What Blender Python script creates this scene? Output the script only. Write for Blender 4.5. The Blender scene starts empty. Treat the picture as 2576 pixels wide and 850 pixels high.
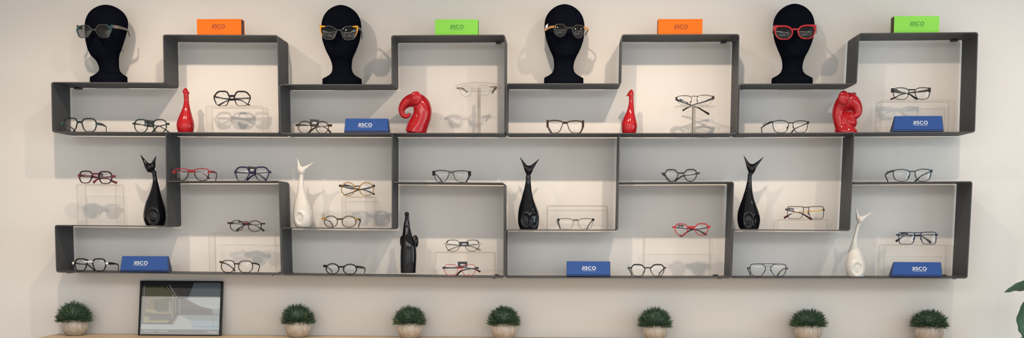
import bpy, math, random
from mathutils import Vector, Matrix
random.seed(7)
sc = bpy.context.scene
COL = sc.collection

# ------------------------------------------------------------------ camera (solved from the shelf's own edges)
F, CY = 3100.0, 911.79
CAM = Vector((0.200137, -4.659945, 1.266178))
R0 = Vector((0.99923551, 0.03885572, 0.00431584))
R1 = Vector((0.00856337, -0.10982307, -0.99391426))
R2 = Vector((-0.03814527, 0.99319139, -0.11007184))
cd = bpy.data.cameras.new('camera')
cd.sensor_width = 36; cd.lens = F / 2576 * 36; cd.shift_y = (CY - 425) / 2576
cd.clip_start = .05; cd.clip_end = 60
cam = bpy.data.objects.new('camera', cd); COL.objects.link(cam)
cam.matrix_world = Matrix((( R0.x, -R1.x, -R2.x, CAM.x), (R0.y, -R1.y, -R2.y, CAM.y), (R0.z, -R1.z, -R2.z, CAM.z), (0, 0, 0, 1)))
sc.camera = cam

def ray(px, py):
    return (R0 * ((px - 1288) / F) + R1 * ((py - CY) / F) + R2)
def at(px, py, y):                       # the point on the plane y = const seen at that place of the photograph
    d = ray(px, py); return CAM + d * ((y - CAM.y) / d.y)
def at_z(px, py, z):
    d = ray(px, py); return CAM + d * ((z - CAM.z) / d.z)
def ppm(y):                              # photo pixels per metre at depth y
    return F / (y - CAM.y)

DEP, GAP, T = 0.165, 0.008, 0.0035       # shelf depth, gap to the wall, sheet thickness
YF = -(DEP + GAP)

# ------------------------------------------------------------------ materials
MATS = {}
def new_mat(name):
    m = bpy.data.materials.new(name); m.use_nodes = True
    nt = m.node_tree; nt.nodes.clear()
    out = nt.nodes.new('ShaderNodeOutputMaterial')
    MATS[name] = m
    return m, nt, out
def mat(name, col, rough=.5, metal=0., var=0., vscale=60., bump=0., bscale=300., coat=0., spec=.5, sheen=0., stretch=None, trans=0.):
    if name in MATS: return MATS[name]
    m, nt, out = new_mat(name)
    b = nt.nodes.new('ShaderNodeBsdfPrincipled')
    b.inputs['Base Color'].default_value = (*col, 1); b.inputs['Roughness'].default_value = rough
    b.inputs['Metallic'].default_value = metal; b.inputs['Coat Weight'].default_value = coat
    b.inputs['Coat Roughness'].default_value = .03
    b.inputs['Specular IOR Level'].default_value = spec
    b.inputs['Sheen Weight'].default_value = sheen
    nt.links.new(b.outputs[0], out.inputs[0])
    tc = nt.nodes.new('ShaderNodeTexCoord')
    vec = tc.outputs['Object']
    if stretch:
        mp = nt.nodes.new('ShaderNodeMapping'); mp.inputs['Scale'].default_value = stretch
        nt.links.new(vec, mp.inputs[0]); vec = mp.outputs[0]
    if var:
        n = nt.nodes.new('ShaderNodeTexNoise'); n.inputs['Scale'].default_value = vscale; n.inputs['Detail'].default_value = 4
        nt.links.new(vec, n.inputs['Vector'])
        r = nt.nodes.new('ShaderNodeValToRGB')
        lo = [max(0, c * (1 - var)) for c in col]; hi = [min(1, c * (1 + var)) for c in col]
        r.color_ramp.elements[0].position = .3; r.color_ramp.elements[1].position = .7
        r.color_ramp.elements[0].color = (*lo, 1); r.color_ramp.elements[1].color = (*hi, 1)
        nt.links.new(n.outputs[0], r.inputs[0]); nt.links.new(r.outputs[0], b.inputs['Base Color'])
    if bump:
        n2 = nt.nodes.new('ShaderNodeTexNoise'); n2.inputs['Scale'].default_value = bscale; n2.inputs['Detail'].default_value = 3
        nt.links.new(vec, n2.inputs['Vector'])
        bp = nt.nodes.new('ShaderNodeBump'); bp.inputs['Strength'].default_value = bump; bp.inputs['Distance'].default_value = .002
        nt.links.new(n2.outputs[0], bp.inputs['Height']); nt.links.new(bp.outputs[0], b.inputs['Normal'])
    return m
def clear(name, tint=(1, 1, 1), refl=1.0, base=0.0, rough=.01, ior=1.5):
    """Thin clear sheet: what is behind shows through, Fresnel reflection on top."""
    if name in MATS: return MATS[name]
    m, nt, out = new_mat(name)
    t = nt.nodes.new('ShaderNodeBsdfTransparent'); t.inputs[0].default_value = (*tint, 1)
    g = nt.nodes.new('ShaderNodeBsdfGlossy'); g.inputs['Roughness'].default_value = rough
    fr = nt.nodes.new('ShaderNodeFresnel'); fr.inputs[0].default_value = ior
    ml = nt.nodes.new('ShaderNodeMath'); ml.operation = 'MULTIPLY_ADD'
    ml.inputs[1].default_value = refl; ml.inputs[2].default_value = base; ml.use_clamp = True
    nt.links.new(fr.outputs[0], ml.inputs[0])
    mx = nt.nodes.new('ShaderNodeMixShader')
    nt.links.new(ml.outputs[0], mx.inputs[0]); nt.links.new(t.outputs[0], mx.inputs[1]); nt.links.new(g.outputs[0], mx.inputs[2])
    nt.links.new(mx.outputs[0], out.inputs[0])
    return m
def crystal(name, col, fac, rough=.1):
    """Tinted see-through plastic."""
    if name in MATS: return MATS[name]
    m, nt, out = new_mat(name)
    t = nt.nodes.new('ShaderNodeBsdfTransparent'); t.inputs[0].default_value = (*[min(1, .5 + c * .5) for c in col], 1)
    b = nt.nodes.new('ShaderNodeBsdfPrincipled'); b.inputs['Base Color'].default_value = (*col, 1); b.inputs['Roughness'].default_value = rough
    mx = nt.nodes.new('ShaderNodeMixShader'); mx.inputs[0].default_value = fac
    nt.links.new(t.outputs[0], mx.inputs[1]); nt.links.new(b.outputs[0], mx.inputs[2]); nt.links.new(mx.outputs[0], out.inputs[0])
    return m

M_wall = mat('wall_paint', (.80, .785, .77), .85, var=.012, vscale=3, bump=.12, bscale=420, spec=.2)
M_ceil = mat('ceiling_paint', (.8, .8, .79), .9, spec=.1)
M_floor = mat('floor_tile', (.42, .38, .34), .35, var=.1, vscale=4)
M_shelf = mat('grey_powder_coat', (.067, .072, .079), .55, var=.06, vscale=250, bump=.15, bscale=1400, spec=.25)
M_bracket = mat('black_bracket', (.015, .016, .02), .5)
M_velvet = mat('black_velvet', (.0050, .0063, .0112), .95, spec=0, bump=.2, bscale=900)
M_red = mat('red_glaze', (.40, .010, .016), .09, var=.12, vscale=50, spec=.45)
M_black = mat('black_glaze', (.004, .0045, .007), .05, spec=.36)
M_white = mat('white_glaze', (.68, .665, .635), .10, spec=.5, var=.03, vscale=20)
M_orange = mat('orange_card', (.93, .165, .012), .65, var=.03, vscale=40, spec=.15)
M_orange_in = mat('brown_card', (.10, .035, .022), .6)
M_green = mat('green_card', (.27, .74, .105), .65, var=.03, vscale=40, spec=.15)
M_green_txt = mat('dark_green_print', (.035, .22, .05), .6)
M_orange_txt = mat('dark_red_print', (.11, .012, .010), .6)
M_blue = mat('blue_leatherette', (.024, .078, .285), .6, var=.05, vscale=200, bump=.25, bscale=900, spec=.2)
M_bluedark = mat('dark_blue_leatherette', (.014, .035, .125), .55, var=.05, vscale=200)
M_print = mat('white_print', (.85, .87, .9), .5)
M_wood = mat('light_oak', (.58, .44, .285), .5, var=.14, vscale=9, stretch=(1, 14, 1), bump=.1, bscale=60)
M_pot = mat('cement_glaze', (.44, .39, .34), .42, var=.22, vscale=130, stretch=(1, 1, .25), coat=.25)
M_soil = mat('dark_soil', (.02, .018, .012), .9)
M_acr = clear('clear_acrylic', (.995, .994, .992), refl=.13)
M_acre = crystal('acrylic_edge', (.55, .52, .48), .26, .15)
M_lens = clear('demo_lens', (.99, .99, .987), refl=1.35, base=.008)
M_sun = clear('dark_sun_lens', (.085, .095, .11), refl=1.0, base=.012)
M_sunl = clear('grey_sun_lens', (.34, .35, .37), refl=1.5, base=.02)
M_glass = clear('picture_glass', (.98, .98, .98), refl=1.7, base=.0)
M_tag = mat('black_tag', (.012, .014, .018), .35)
M_taggrey = mat('grey_tag', (.30, .29, .27), .5)
M_mark = mat('lens_mark_print', (.10, .10, .11), .5)
M_fr = mat('black_picture_frame', (.006, .007, .010), .4, spec=.2)
M_leafdk = mat('plant_leaf', (.028, .075, .042), .4, var=.3, vscale=8)
M_stem = mat('plant_stem', (.16, .13, .06), .7, var=.2, vscale=30)
M_winframe = mat('window_frame_paint', (.2, .2, .2), .5)

FM = {  # spectacle frame finishes
 'black': mat('black_acetate', (.006, .006, .008), .34, spec=.16),
 'tealblack': mat('teal_black_acetate', (.016, .024, .028), .34, spec=.16, var=.5, vscale=120),
 'teal': mat('teal_acetate', (.035, .085, .10), .34, spec=.16, var=.3, vscale=120),
 'dkgreen': mat('dark_green_acetate', (.016, .030, .028), .34, spec=.16, var=.5, vscale=150),
 'plumblack': mat('plum_black_acetate', (.014, .009, .012), .34, spec=.16),
 'brown': mat('brown_acetate', (.036, .019, .014), .34, spec=.16, var=.5, vscale=160),
 'tort': mat('tortoise_acetate', (.036, .019, .010), .34, spec=.16, var=.85, vscale=110),
 'metal': mat('dark_metal', (.022, .022, .023), .34, spec=.16, metal=0),
 'brownmetal': mat('brown_metal', (.034, .023, .019), .34, spec=.16, metal=0),
 'burg': mat('burgundy_acetate', (.085, .014, .035), .34, spec=.16, var=.4, vscale=90),
 'purple': mat('purple_black_acetate', (.028, .010, .022), .34, spec=.16),
 'pink': mat('rose_acetate', (.17, .035, .048), .34, spec=.16, var=.3, vscale=90),
 'red': mat('red_acetate', (.30, .022, .030), .34, spec=.16, var=.15, vscale=90),
 'navy': mat('navy_acetate', (.017, .018, .062), .34, spec=.16),
 'gold': mat('gold_acetate', (.30, .17, .04), .34, spec=.16, var=.35, vscale=120),
 'olive': mat('olive_brown_acetate', (.055, .038, .02), .34, spec=.16, var=.4, vscale=120),
 'grey': mat('grey_acetate', (.075, .075, .073), .34, spec=.16, var=.2, vscale=90),
 'ltgrey': mat('light_grey_acetate', (.40, .385, .355), .34, spec=.16, var=.1, vscale=90),
 'greygreen': mat('grey_green_acetate', (.038, .043, .04), .34, spec=.16, var=.3, vscale=120),
 'steelblue': mat('blue_grey_metal', (.025, .04, .055), .34, spec=.16, metal=0),
 'bluemetal': mat('navy_metal', (.022, .03, .075), .34, spec=.16, metal=0),
 'white': mat('white_metal', (.80, .79, .75), .34, spec=.16),
 'goldmetal': mat('gold_metal', (.55, .36, .10), .34, spec=.16, metal=.6),
 'stripe': mat('grey_brown_acetate', (.05, .04, .03), .34, spec=.16, var=.6, vscale=130),
 'redclear': crystal('clear_red_acetate', (.42, .05, .055), .8),
 'wine': mat('wine_black_acetate', (.04, .008, .014), .34, spec=.16),
 'crystal': crystal('crystal_acetate', (.66, .64, .61), .32, .08),
 'taupe': mat('taupe_acetate', (.15, .13, .115), .34, spec=.16),
 'yellow': mat('amber_yellow_acetate', (.80, .37, .035), .34, spec=.16, var=.12, vscale=60),
 'smoke': crystal('smoke_acetate', (.075, .08, .085), .7),
 'wood': mat('wood_temple', (.62, .33, .10), .34, spec=.16, var=.15, vscale=80),
 'charcoal': mat('charcoal_acetate', (.030, .032, .036), .34, spec=.16),
 'coral': mat('coral_red_acetate', (.40, .028, .036), .34, spec=.16, var=.15, vscale=100),
 'nylon': mat('clear_nylon', (.10, .095, .09), .34, spec=.16),
}

# ------------------------------------------------------------------ mesh collecting
class MB:
    def __init__(s): s.v = []; s.f = []; s.m = []
    def face(s, idx, m=0): s.f.append(tuple(idx)); s.m.append(m)
    def add(s, vs):
        k = len(s.v); s.v.extend([Vector(v) for v in vs]); return k
    def box(s, lo, hi, m=0):
        x0, y0, z0 = lo; x1, y1, z1 = hi
        k = s.add([(x0,y0,z0),(x1,y0,z0),(x1,y1,z0),(x0,y1,z0),(x0,y0,z1),(x1,y0,z1),(x1,y1,z1),(x0,y1,z1)])
        for q in ((0,3,2,1),(4,5,6,7),(0,1,5,4),(1,2,6,5),(2,3,7,6),(3,0,4,7)): s.face([k+i for i in q], m)
    def hexa(s, a, b, m=0):              # two quads (same winding) joined into a solid
        k = s.add(list(a) + list(b))
        s.face([k+3,k+2,k+1,k], m); s.face([k+4,k+5,k+6,k+7], m)
        for i in range(4):
            j = (i+1) % 4; s.face([k+i,k+j,k+4+j,k+4+i], m)
    def loft(s, rings, m=0, cap=True, closed_path=False):
        n = len(rings[0]); ks = [s.add(r) for r in rings]
        L = len(ks)
        for a in range(L if closed_path else L-1):
            A, B = ks[a], ks[(a+1) % L]
            for i in range(n):
                j = (i+1) % n; s.face([A+i, A+j, B+j, B+i], m if not callable(m) else m(a, i))
        if cap and not closed_path:
            mm = m if not callable(m) else m(0, 0)
            s.face([ks[0]+i for i in reversed(range(n))], mm); s.face([ks[-1]+i for i in range(n)], mm)
    def tube(s, pts, rad, seg=10, m=0, flat=1.0):
        pts = [Vector(p) for p in pts]; rings = []; U = None
        for i, p in enumerate(pts):
            t = (pts[min(i+1, len(pts)-1)] - pts[max(i-1, 0)]).normalized()
            if U is None:
                ref = Vector((0, 1, 0)) if abs(t.y) < .9 else Vector((0, 0, 1))
                U = (ref - t * ref.dot(t)).normalized()
            else: U = (U - t * U.dot(t)).normalized()
            V = t.cross(U); r = rad[i] if hasattr(rad, '__len__') else rad
            rings.append([p + (U * math.cos(2*math.pi*k/seg) * r * flat + V * math.sin(2*math.pi*k/seg) * r) for k in range(seg)])
        s.loft(rings, m)
    def ribbon(s, pts, hs, th, m=0):     # flat bar: tall hs, thick th
        pts = [Vector(p) for p in pts]; rings = []; S = None
        for i, p in enumerate(pts):
            t = (pts[min(i+1, len(pts)-1)] - pts[max(i-1, 0)]).normalized()
            c = t.cross(Vector((0, 0, 1)))
            if c.length > .35 or S is None: S2 = c.normalized() if c.length > 1e-4 else Vector((0, -1, 0))
            else: S2 = (S - t * S.dot(t)).normalized()
            if S is not None and S2.dot(S) < 0: S2 = -S2
            S = S2; U = S.cross(t).normalized(); h = hs[i] / 2
            rings.append([p + S*th/2 + U*h, p - S*th/2 + U*h, p - S*th/2 - U*h, p + S*th/2 - U*h])
        s.loft(rings, m)
    def lathe(s, c, prof, seg=40, m=0, sx=1., sy=1.):
        c = Vector(c)
        s.loft([[c + Vector((math.cos(2*math.pi*k/seg)*r*sx, math.sin(2*math.pi*k/seg)*r*sy, z)) for k in range(seg)] for r, z in prof], m)
    def ball(s, c, rx, ry, rz, m=0, seg=20, rings=12, rot=None):
        c = Vector(c); rr = []
        for i in range(rings + 1):
            a = math.pi * i / rings; r = max(math.sin(a), .02)
            ring = []
            for k in range(seg):
                b = 2*math.pi*k/seg
                v = Vector((rx*r*math.cos(b), ry*r*math.sin(b), -rz*math.cos(a)))
                ring.append(c + (rot @ v if rot else v))
            rr.append(ring)
        s.loft(rr, m)
    def build(s, name, mats, parent=None, smooth=True, origin=None):
        if not isinstance(mats, (list, tuple)): mats = [mats]
        o0 = Vector(origin) if origin is not None else (Vector(parent['_w']) if parent is not None and '_w' in parent else Vector((0, 0, 0)))
        me = bpy.data.meshes.new(name)
        me.from_pydata([tuple(v - o0) for v in s.v], [], s.f)
        for m in mats: me.materials.append(m)
        for p, mi in zip(me.polygons, s.m): p.material_index = mi
        me.validate(); me.update()
        import bmesh
        bm = bmesh.new(); bm.from_mesh(me); bmesh.ops.recalc_face_normals(bm, faces=bm.faces[:]); bm.to_mesh(me); bm.free()
        if smooth:
            me.polygons.foreach_set('use_smooth', [True] * len(me.polygons))
            me.set_sharp_from_angle(angle=math.radians(38))
        o = bpy.data.objects.new(name, me); COL.objects.link(o)
        if parent is not None:
            o.parent = parent
        else: o.location = o0
        o['_w'] = tuple(o0)
        return o
def tag(o, label, cat, group=None):
    o['label'] = label; o['category'] = cat
    if group: o['group'] = group
    return o
def thing(name, loc, label, cat, group=None):
    o = bpy.data.objects.new(name, None); COL.objects.link(o); o.location = loc; o['_w'] = tuple(loc)
    o.empty_display_size = .02
    return tag(o, label, cat, group)
def struct(o): o['kind'] = 'structure'; return o

def text_mesh(s, size, name, material, parent, origin, xdir, zdir, space=1.1, extrude=.0003, align='CENTER'):
    cu = bpy.data.curves.new(name, 'FONT'); cu.body = s; cu.size = size; cu.extrude = extrude
    cu.align_x = align; cu.align_y = 'CENTER'; cu.space_character = space; cu.resolution_u = 3
    cu.offset = size * .012
    o = bpy.data.objects.new(name, cu); COL.objects.link(o)
    bpy.context.view_layer.update()
    me = bpy.data.meshes.new_from_object(o.evaluated_get(bpy.context.evaluated_depsgraph_get()))
    bpy.data.objects.remove(o)
    X = Vector(xdir).normalized(); Z = Vector(zdir).normalized(); N = X.cross(Z)
    o0 = Vector(parent['_w'])
    M = Matrix.Translation(Vector(origin) - o0) @ Matrix((( X.x, Z.x, N.x, 0), (X.y, Z.y, N.y, 0), (X.z, Z.z, N.z, 0), (0, 0, 0, 1)))
    me.transform(M); me.materials.clear(); me.materials.append(material)
    r = bpy.data.objects.new(name, me); COL.objects.link(r); r.parent = parent; r['_w'] = tuple(o0)
    return r

# ------------------------------------------------------------------ the room
XL, XR, YB, ZC = -3.3, 3.3, -7.6, 2.62
def slab(name, lo, hi, m):
    b = MB(); b.box(lo, hi); return struct(b.build(name, m, smooth=False))
slab('wall_back', (XL - .1, 0, 0), (XR + .1, .1, ZC), M_wall)
slab('floor', (XL - .1, YB - .1, -.1), (XR + .1, .1, 0), M_floor)
slab('ceiling', (XL - .1, YB - .1, ZC), (XR + .1, .1, ZC + .1), M_ceil)
slab('wall_left', (XL - .1, YB, 0), (XL, 0, ZC), M_wall)
def wall_with_windows(name, axis, c0, c1, lo, hi, holes, m):
    """A wall slab with rectangular openings: holes = (a0, a1, z0, z1) along its length."""
    b = MB(); holes = sorted(holes)
    def bx(a0, a1, z0, z1):
        if a1 - a0 < 1e-4 or z1 - z0 < 1e-4: return
        if axis == 'x': b.box((a0, c0, z0), (a1, c1, z1))
        else: b.box((c0, a0, z0), (c1, a1, z1))
    a = lo
    for (h0, h1, z0, z1) in holes:
        bx(a, h0, 0, ZC); bx(h0, h1, 0, z0); bx(h0, h1, z1, ZC); a = h1
    bx(a, hi, 0, ZC)
    return struct(b.build(name, m, smooth=False))
WIN_F = [(-2.6, -.35, .5, 2.15), (.15, 2.9, .5, 2.15)]
WIN_R = [(-3.3, -1.15, .7, 2.2)]
wall_with_windows('wall_front', 'x', YB - .1, YB, XL - .1, XR + .1, WIN_F, M_wall)
wall_with_windows('wall_right', 'y', XR, XR + .1, YB, 0, WIN_R, M_wall)
def win_frame(name, axis, c, h, nm):
    b = MB(); a0, a1, z0, z1 = h; w = .05
    def bx(p0, p1, q0, q1):
        if axis == 'x': b.box((p0, c - .03, q0), (p1, c + .03, q1))
        else: b.box((c - .03, p0, q0), (c + .03, p1, q1))
    bx(a0, a1, z0, z0 + w); bx(a0, a1, z1 - w, z1)
    for i in range(nm + 1):
        p = a0 + (a1 - a0 - w) * i / nm; bx(p, p + w, z0, z1)
    return struct(b.build(name, M_winframe, smooth=False))
win_frame('window_1', 'x', YB - .04, WIN_F[0], 2); win_frame('window_2', 'x', YB - .04, WIN_F[1], 2); win_frame('window_3', 'y', XR + .04, WIN_R[0], 2)

# ------------------------------------------------------------------ lights
def area(name, loc, look, sx, sy, power, col):
    l = bpy.data.lights.new(name, 'AREA'); l.shape = 'RECTANGLE'; l.size = sx; l.size_y = sy; l.energy = power; l.color = col
    o = bpy.data.objects.new(name, l); COL.objects.link(o); o.location = loc
    o.rotation_euler = (Vector(look) - Vector(loc)).to_track_quat('-Z', 'Y').to_euler()
    return o
DAY = (1.0, .955, .90)
for i, (a0, a1, z0, z1) in enumerate(WIN_F):
    A = (a1 - a0) * (z1 - z0)
    area('window_daylight', ((a0+a1)/2, YB - .08, (z0+z1)/2), ((a0+a1)/2, 0, (z0+z1)/2), a1-a0, z1-z0, A * 4.8, DAY)
for (a0, a1, z0, z1) in WIN_R:
    A = (a1 - a0) * (z1 - z0)
    area('window_daylight', (XR + .08, (a0+a1)/2, (z0+z1)/2), (0, (a0+a1)/2, (z0+z1)/2), a1-a0, z1-z0, A * 10.5, (.76, .94, 1.0))
area('luminous_ceiling_light', (0, -5.38, ZC - .01), (0, -5.38, 0), 6.4, 2.46, 195, (1, .965, .92))
for px in (326, 667, 1372, 1722, 2447, 2797):
    x = at(px, 88, YF).x
    l = bpy.data.lights.new('track_spot', 'SPOT'); l.energy = 26 if px < 2000 else (16.5 if px < 2700 else 3); l.color = (1.0, .79, .60); l.spot_size = math.radians(122); l.spot_blend = 1.0; l.shadow_soft_size = .016
    o = bpy.data.objects.new('track_spot', l); COL.objects.link(o); o.location = (x, YF - .757, 2.30)
    o.rotation_euler = (Vector((x, 0, .58)) - o.location).to_track_quat('-Z', 'Y').to_euler()
w = bpy.data.worlds.new('world'); sc.world = w; w.use_nodes = True
w.node_tree.nodes['Background'].inputs[0].default_value = (.8, .9, 1, 1); w.node_tree.nodes['Background'].inputs[1].default_value = .6

# ------------------------------------------------------------------ shelf units
def fp(p): q = at(p[0], p[1], YF); return Vector((q.x, q.z))
TOPS = []            # (level, x0, z0, x1, z1) upper faces
def strip_unit(root, path, closed, levels, r=.0075):
    """A bent sheet: path = corner points (x, z) of its centre line; one part for every straight panel."""
    n = len(path); poly = []; mids = []
    for i, p in enumerate(path):
        if not closed and i in (0, n - 1):
            poly.append(p); mids.append(len(poly) - 1); continue
        a = (path[i-1] - p); b = (path[(i+1) % n] - p); la, lb = a.length, b.length
        a.normalize(); b.normalize()
        ang = a.angle(b); tl = min(r / math.tan(ang/2), la*.4, lb*.4); rr = tl * math.tan(ang/2)
        bis = (a + b).normalized(); c = p + bis * (rr / math.sin(ang/2))
        s0 = p + a*tl - c; s1 = p + b*tl - c
        for k in range(7):
            t = k/6; v = s0.lerp(s1, t).normalized() * rr
            poly.append(c + v)
            if k == 3: mids.append(len(poly) - 1)
    N = len(poly)
    def nrm(i):
        if closed: a, b = poly[i-1], poly[(i+1) % N]
        else: a, b = poly[max(i-1, 0)], poly[min(i+1, N-1)]
        t = (b - a).normalized(); return Vector((-t.y, t.x))
    segs = [(mids[i], mids[(i+1) % n]) for i in range(n if closed else n-1)]
    for si, (i0, i1) in enumerate(segs):
        idx = list(range(i0, i1+1)) if i1 > i0 else list(range(i0, N)) + list(range(0, i1+1))
        p, q = path[si], path[(si+1) % n]
        horiz = abs(p.x - q.x) > abs(p.y - q.y)
        b = MB(); rings = []
        for i in idx:
            o = nrm(i) * T/2; u, v = poly[i] + o, poly[i] - o
            rings.append([(u.x, YF, u.y), (u.x, -GAP, u.y), (v.x, -GAP, v.y), (v.x, YF, v.y)])
        b.loft(rings)
        b.build('shelf' if horiz else 'side_panel', M_shelf, root)
        if horiz:
            if p.x > q.x: p, q = q, p
            TOPS.append((levels[si], p.x, p.y + T/2, q.x, q.y + T/2))
def inset(pts, d):                       # outer outline -> centre line
    n = len(pts); area2 = sum(pts[i].x*pts[(i+1)%n].y - pts[(i+1)%n].x*pts[i].y for i in range(n)); sg = 1 if area2 > 0 else -1
    out = []
    for i in range(n):
        a = (pts[i] - pts[i-1]).normalized(); b = (pts[(i+1)%n] - pts[i]).normalized()
        na = Vector((-a.y, a.x))*sg; nb = Vector((-b.y, b.x))*sg
        bis = (na + nb).normalized(); out.append(pts[i] + bis * (d / max(.2, bis.dot(na))))
    return out
def top_z(level, x):
    best = min((t for t in TOPS if t[0] == level), key=lambda t: 0 if t[1]-.02 <= x <= t[3]+.02 else min(abs(x-t[1]), abs(x-t[3])))
    _, x0, z0, x1, z1 = best; u = (x - x0) / (x1 - x0); return z0 + (z1 - z0) * u

UP = [
 [(128.5,206),(412,207.6),(409.4,86.5),(699.3,88),(703.6,336),(131,333)],
 [(701.9,211.7),(985,211.7),(983.8,88.6),(1271.2,87),(1270.6,336.8),(704.8,336.2)],
 [(1272.6,209.4),(1560.8,209.6),(1563.4,86.3),(1860.6,85.3),(1854.9,337),(1271.6,337)],
 [(1859.0,210.4),(2153.2,210),(2160,83.2),(2461,80.5),(2453,333.6),(1856.0,337)],
]
ORD = ['leftmost', 'second from left', 'third from left', 'rightmost']
for k, pts in enumerate(UP):
    pl = [fp(p) for p in pts]; c = inset(pl, T/2)
    base = Vector(((pl[4].x + pl[5].x)/2, -DEP/2 - GAP, (pl[4].y + pl[5].y)/2))
    hang = ['orange box on its roof', 'with elephant and oval stand', 'with flat-topped stand inside', 'green box on top'][k]
    root = thing('shelf_unit', base, f'{ORD[k]} upper stepped dark grey metal shelf, {hang}', 'shelf', 'upper row of stepped wall shelves')
    strip_unit(root, c, True, ['B', None, 'A', None, 'C', None])
    bx = [(198, 221.5, 8), (1254, 110, 6.5), (1819.5, 107.5, 6.5), (2399, 102, 7.5)][k]
    q = at(bx[0], bx[1], -.012); b = MB(); hw = bx[2]/690
    zt = top_z('B' if k == 0 else 'A', q.x) - T - .0002
    b.box((q.x-hw, -.035, zt-.005), (q.x+hw, -.001, zt))
    b.build('wall_bracket', M_bracket, root, smooth=False)

LOW = [  # M top, M bottom, G right / Q bottom, Q top, D left, E right / N bottom, N top  (centre lines)
 dict(M=[(138.6,566.8),(142.3,684.2)], Q=[(708.0,691),(701.6,455.4)], D=(419.3,455.6), N=[(419.7,569.6),(417.0,336.6)]),
 dict(M=[(707.4,572.9),(710.8,691.6)], Q=[(1267.4,698.4),(1268.2,460.4)], D=(987.9,458.3), N=[(986.3,575.5),(986.5,338.6)]),
 dict(M=[(1270.6,578.5),(1270.2,698.4)], Q=[(1837.3,699),(1845.6,457.7)], D=(1558.6,459.0), N=[(1553.8,578.9),(1558.6,339.2)]),
 dict(M=[(1844.6,577.9),(1840.1,699.1)], Q=[(2432.8,699.3),(2445.4,456.9)], D=(2147.6,458.7), N=[(2137.6,579.8),(2148.7,337.2)]),
]
for k, L in enumerate(LOW):
    path = [fp(p) for p in [L['D'], L['Q'][1], L['Q'][0], L['M'][1], L['M'][0], L['N'][0], L['N'][1]]]
    path[0].x += .0012 + T/2
    base = Vector(((path[2].x + path[3].x)/2, -DEP/2 - GAP, path[3].y))
    hang = ['above the leaning picture', 'with black elephant inside', 'with bright red glasses', 'with white cat at bottom'][k]
    root = thing('shelf_unit', base, f'{ORD[k]} lower stepped dark grey metal shelf, {hang}', 'shelf', 'lower row of stepped wall shelves')
    strip_unit(root, path, False, ['D', None, 'G', None, 'E', None])
    for (px, py, hw) in [[(208, 683, 12), (706, 684, 3)], [(1248, 691, 5)], [(1800, 692.5, 6)], [(2374, 693, 6)]][k]:
        q = at(px, py, -.02); zt = top_z('G', q.x); h = hw/690; b = MB()
        if px != 208:
            b.box((q.x-h, -.03, zt+.0002), (q.x+h, -.001, zt+.004)); b.build('wall_bracket', M_bracket, root, smooth=False); b = MB()
        b.lathe((q.x, -.145, zt-T-.0032), [(h*.35, 0), (h*.8, .0008), (h, .003)], 20); b.build('bolt_head', M_bracket, root)

# ------------------------------------------------------------------ clear risers and stands
RISER = {}
def riser(key, level, xl, xr, ytop, yfront, depth, label, slant=0):
    z0 = top_z(level, at((xl+xr)/2, ytop, yfront).x) + .0004
    a = at(xl, ytop, yfront); c = at(xr, ytop, yfront); zt = (a.z + c.z)/2; x0, x1 = a.x, c.x
    t = .003; r = .006
    def outline(d):
        rr = max(r - d, .002); pts = [(x0+d-slant, top_z(level, x0) + .0006)]
        for (cx, cz, s) in ((x0+d+rr, zt-d-rr, 0), (x1-d-rr, zt-d-rr, 1)):
            for k in range(6):
                an = math.pi - k*math.pi/10 if s == 0 else math.pi/2 - k*math.pi/10
                pts.append((cx + rr*math.cos(an), cz + rr*math.sin(an)))
        pts.append((x1-d+slant, top_z(level, x1) + .0006)); return pts
    O, I = outline(0), outline(t); b = MB()
    rings = [[(o[0], yfront, o[1]), (o[0], yfront+depth, o[1]), (i[0], yfront+depth, i[1]), (i[0], yfront, i[1])] for o, i in zip(O, I)]
    b.loft(rings, m=lambda a_, i_: 1 if i_ in (1, 3) else 0)
    o = b.build('acrylic_riser', [M_acr, M_acre], None, origin=((x0+x1)/2, yfront + depth/2, z0))
    tag(o, label, 'display riser', 'clear acrylic risers')
    RISER[key] = (zt, yfront, depth, (x0+x1)/2)
YR = -.125
riser('RA', 'C', 517.5, 662, 266, YR, .08, 'clear acrylic riser holding the black hexagonal glasses beside the left red bird')
riser('RB', 'C', 2216, 2403, 251, YR+.022, .07, 'wide clear acrylic riser behind the upper blue case')
riser('RC', 'E', 191.7, 291, 463, YR, .085, 'tall narrow clear acrylic riser left of the far-left black cat')
riser('RD', 'E', 859.6, 939, 494, YR+.03, .08, 'narrow clear acrylic riser holding gold round glasses beside white cat')
riser('RE', 'E', 1375.4, 1529, 516.4, YR+.06, .05, 'clear acrylic riser with nothing on it, behind thin grey rectangular glasses')
riser('RF', 'E', 1956, 2093.5, 552, YR, .08, 'low clear acrylic riser under the brown rectangular glasses')
riser('RG', 'G', 524, 693, 584, YR, .085, 'clear acrylic riser behind the reddish tortoise panto glasses')
riser('RH', 'G', 1090, 1244, 634.6, YR-.008, .08, 'clear acrylic riser right of the black elephant figurine', slant=.002)
riser('RI', 'G', 1621, 1793, 594.3, YR-.01, .08, 'clear acrylic riser holding the bright red glasses')
riser('RJ', 'G', 2225, 2398.5, 616, YR+.01, .08, 'clear acrylic riser behind the lower blue case at far right')

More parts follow.
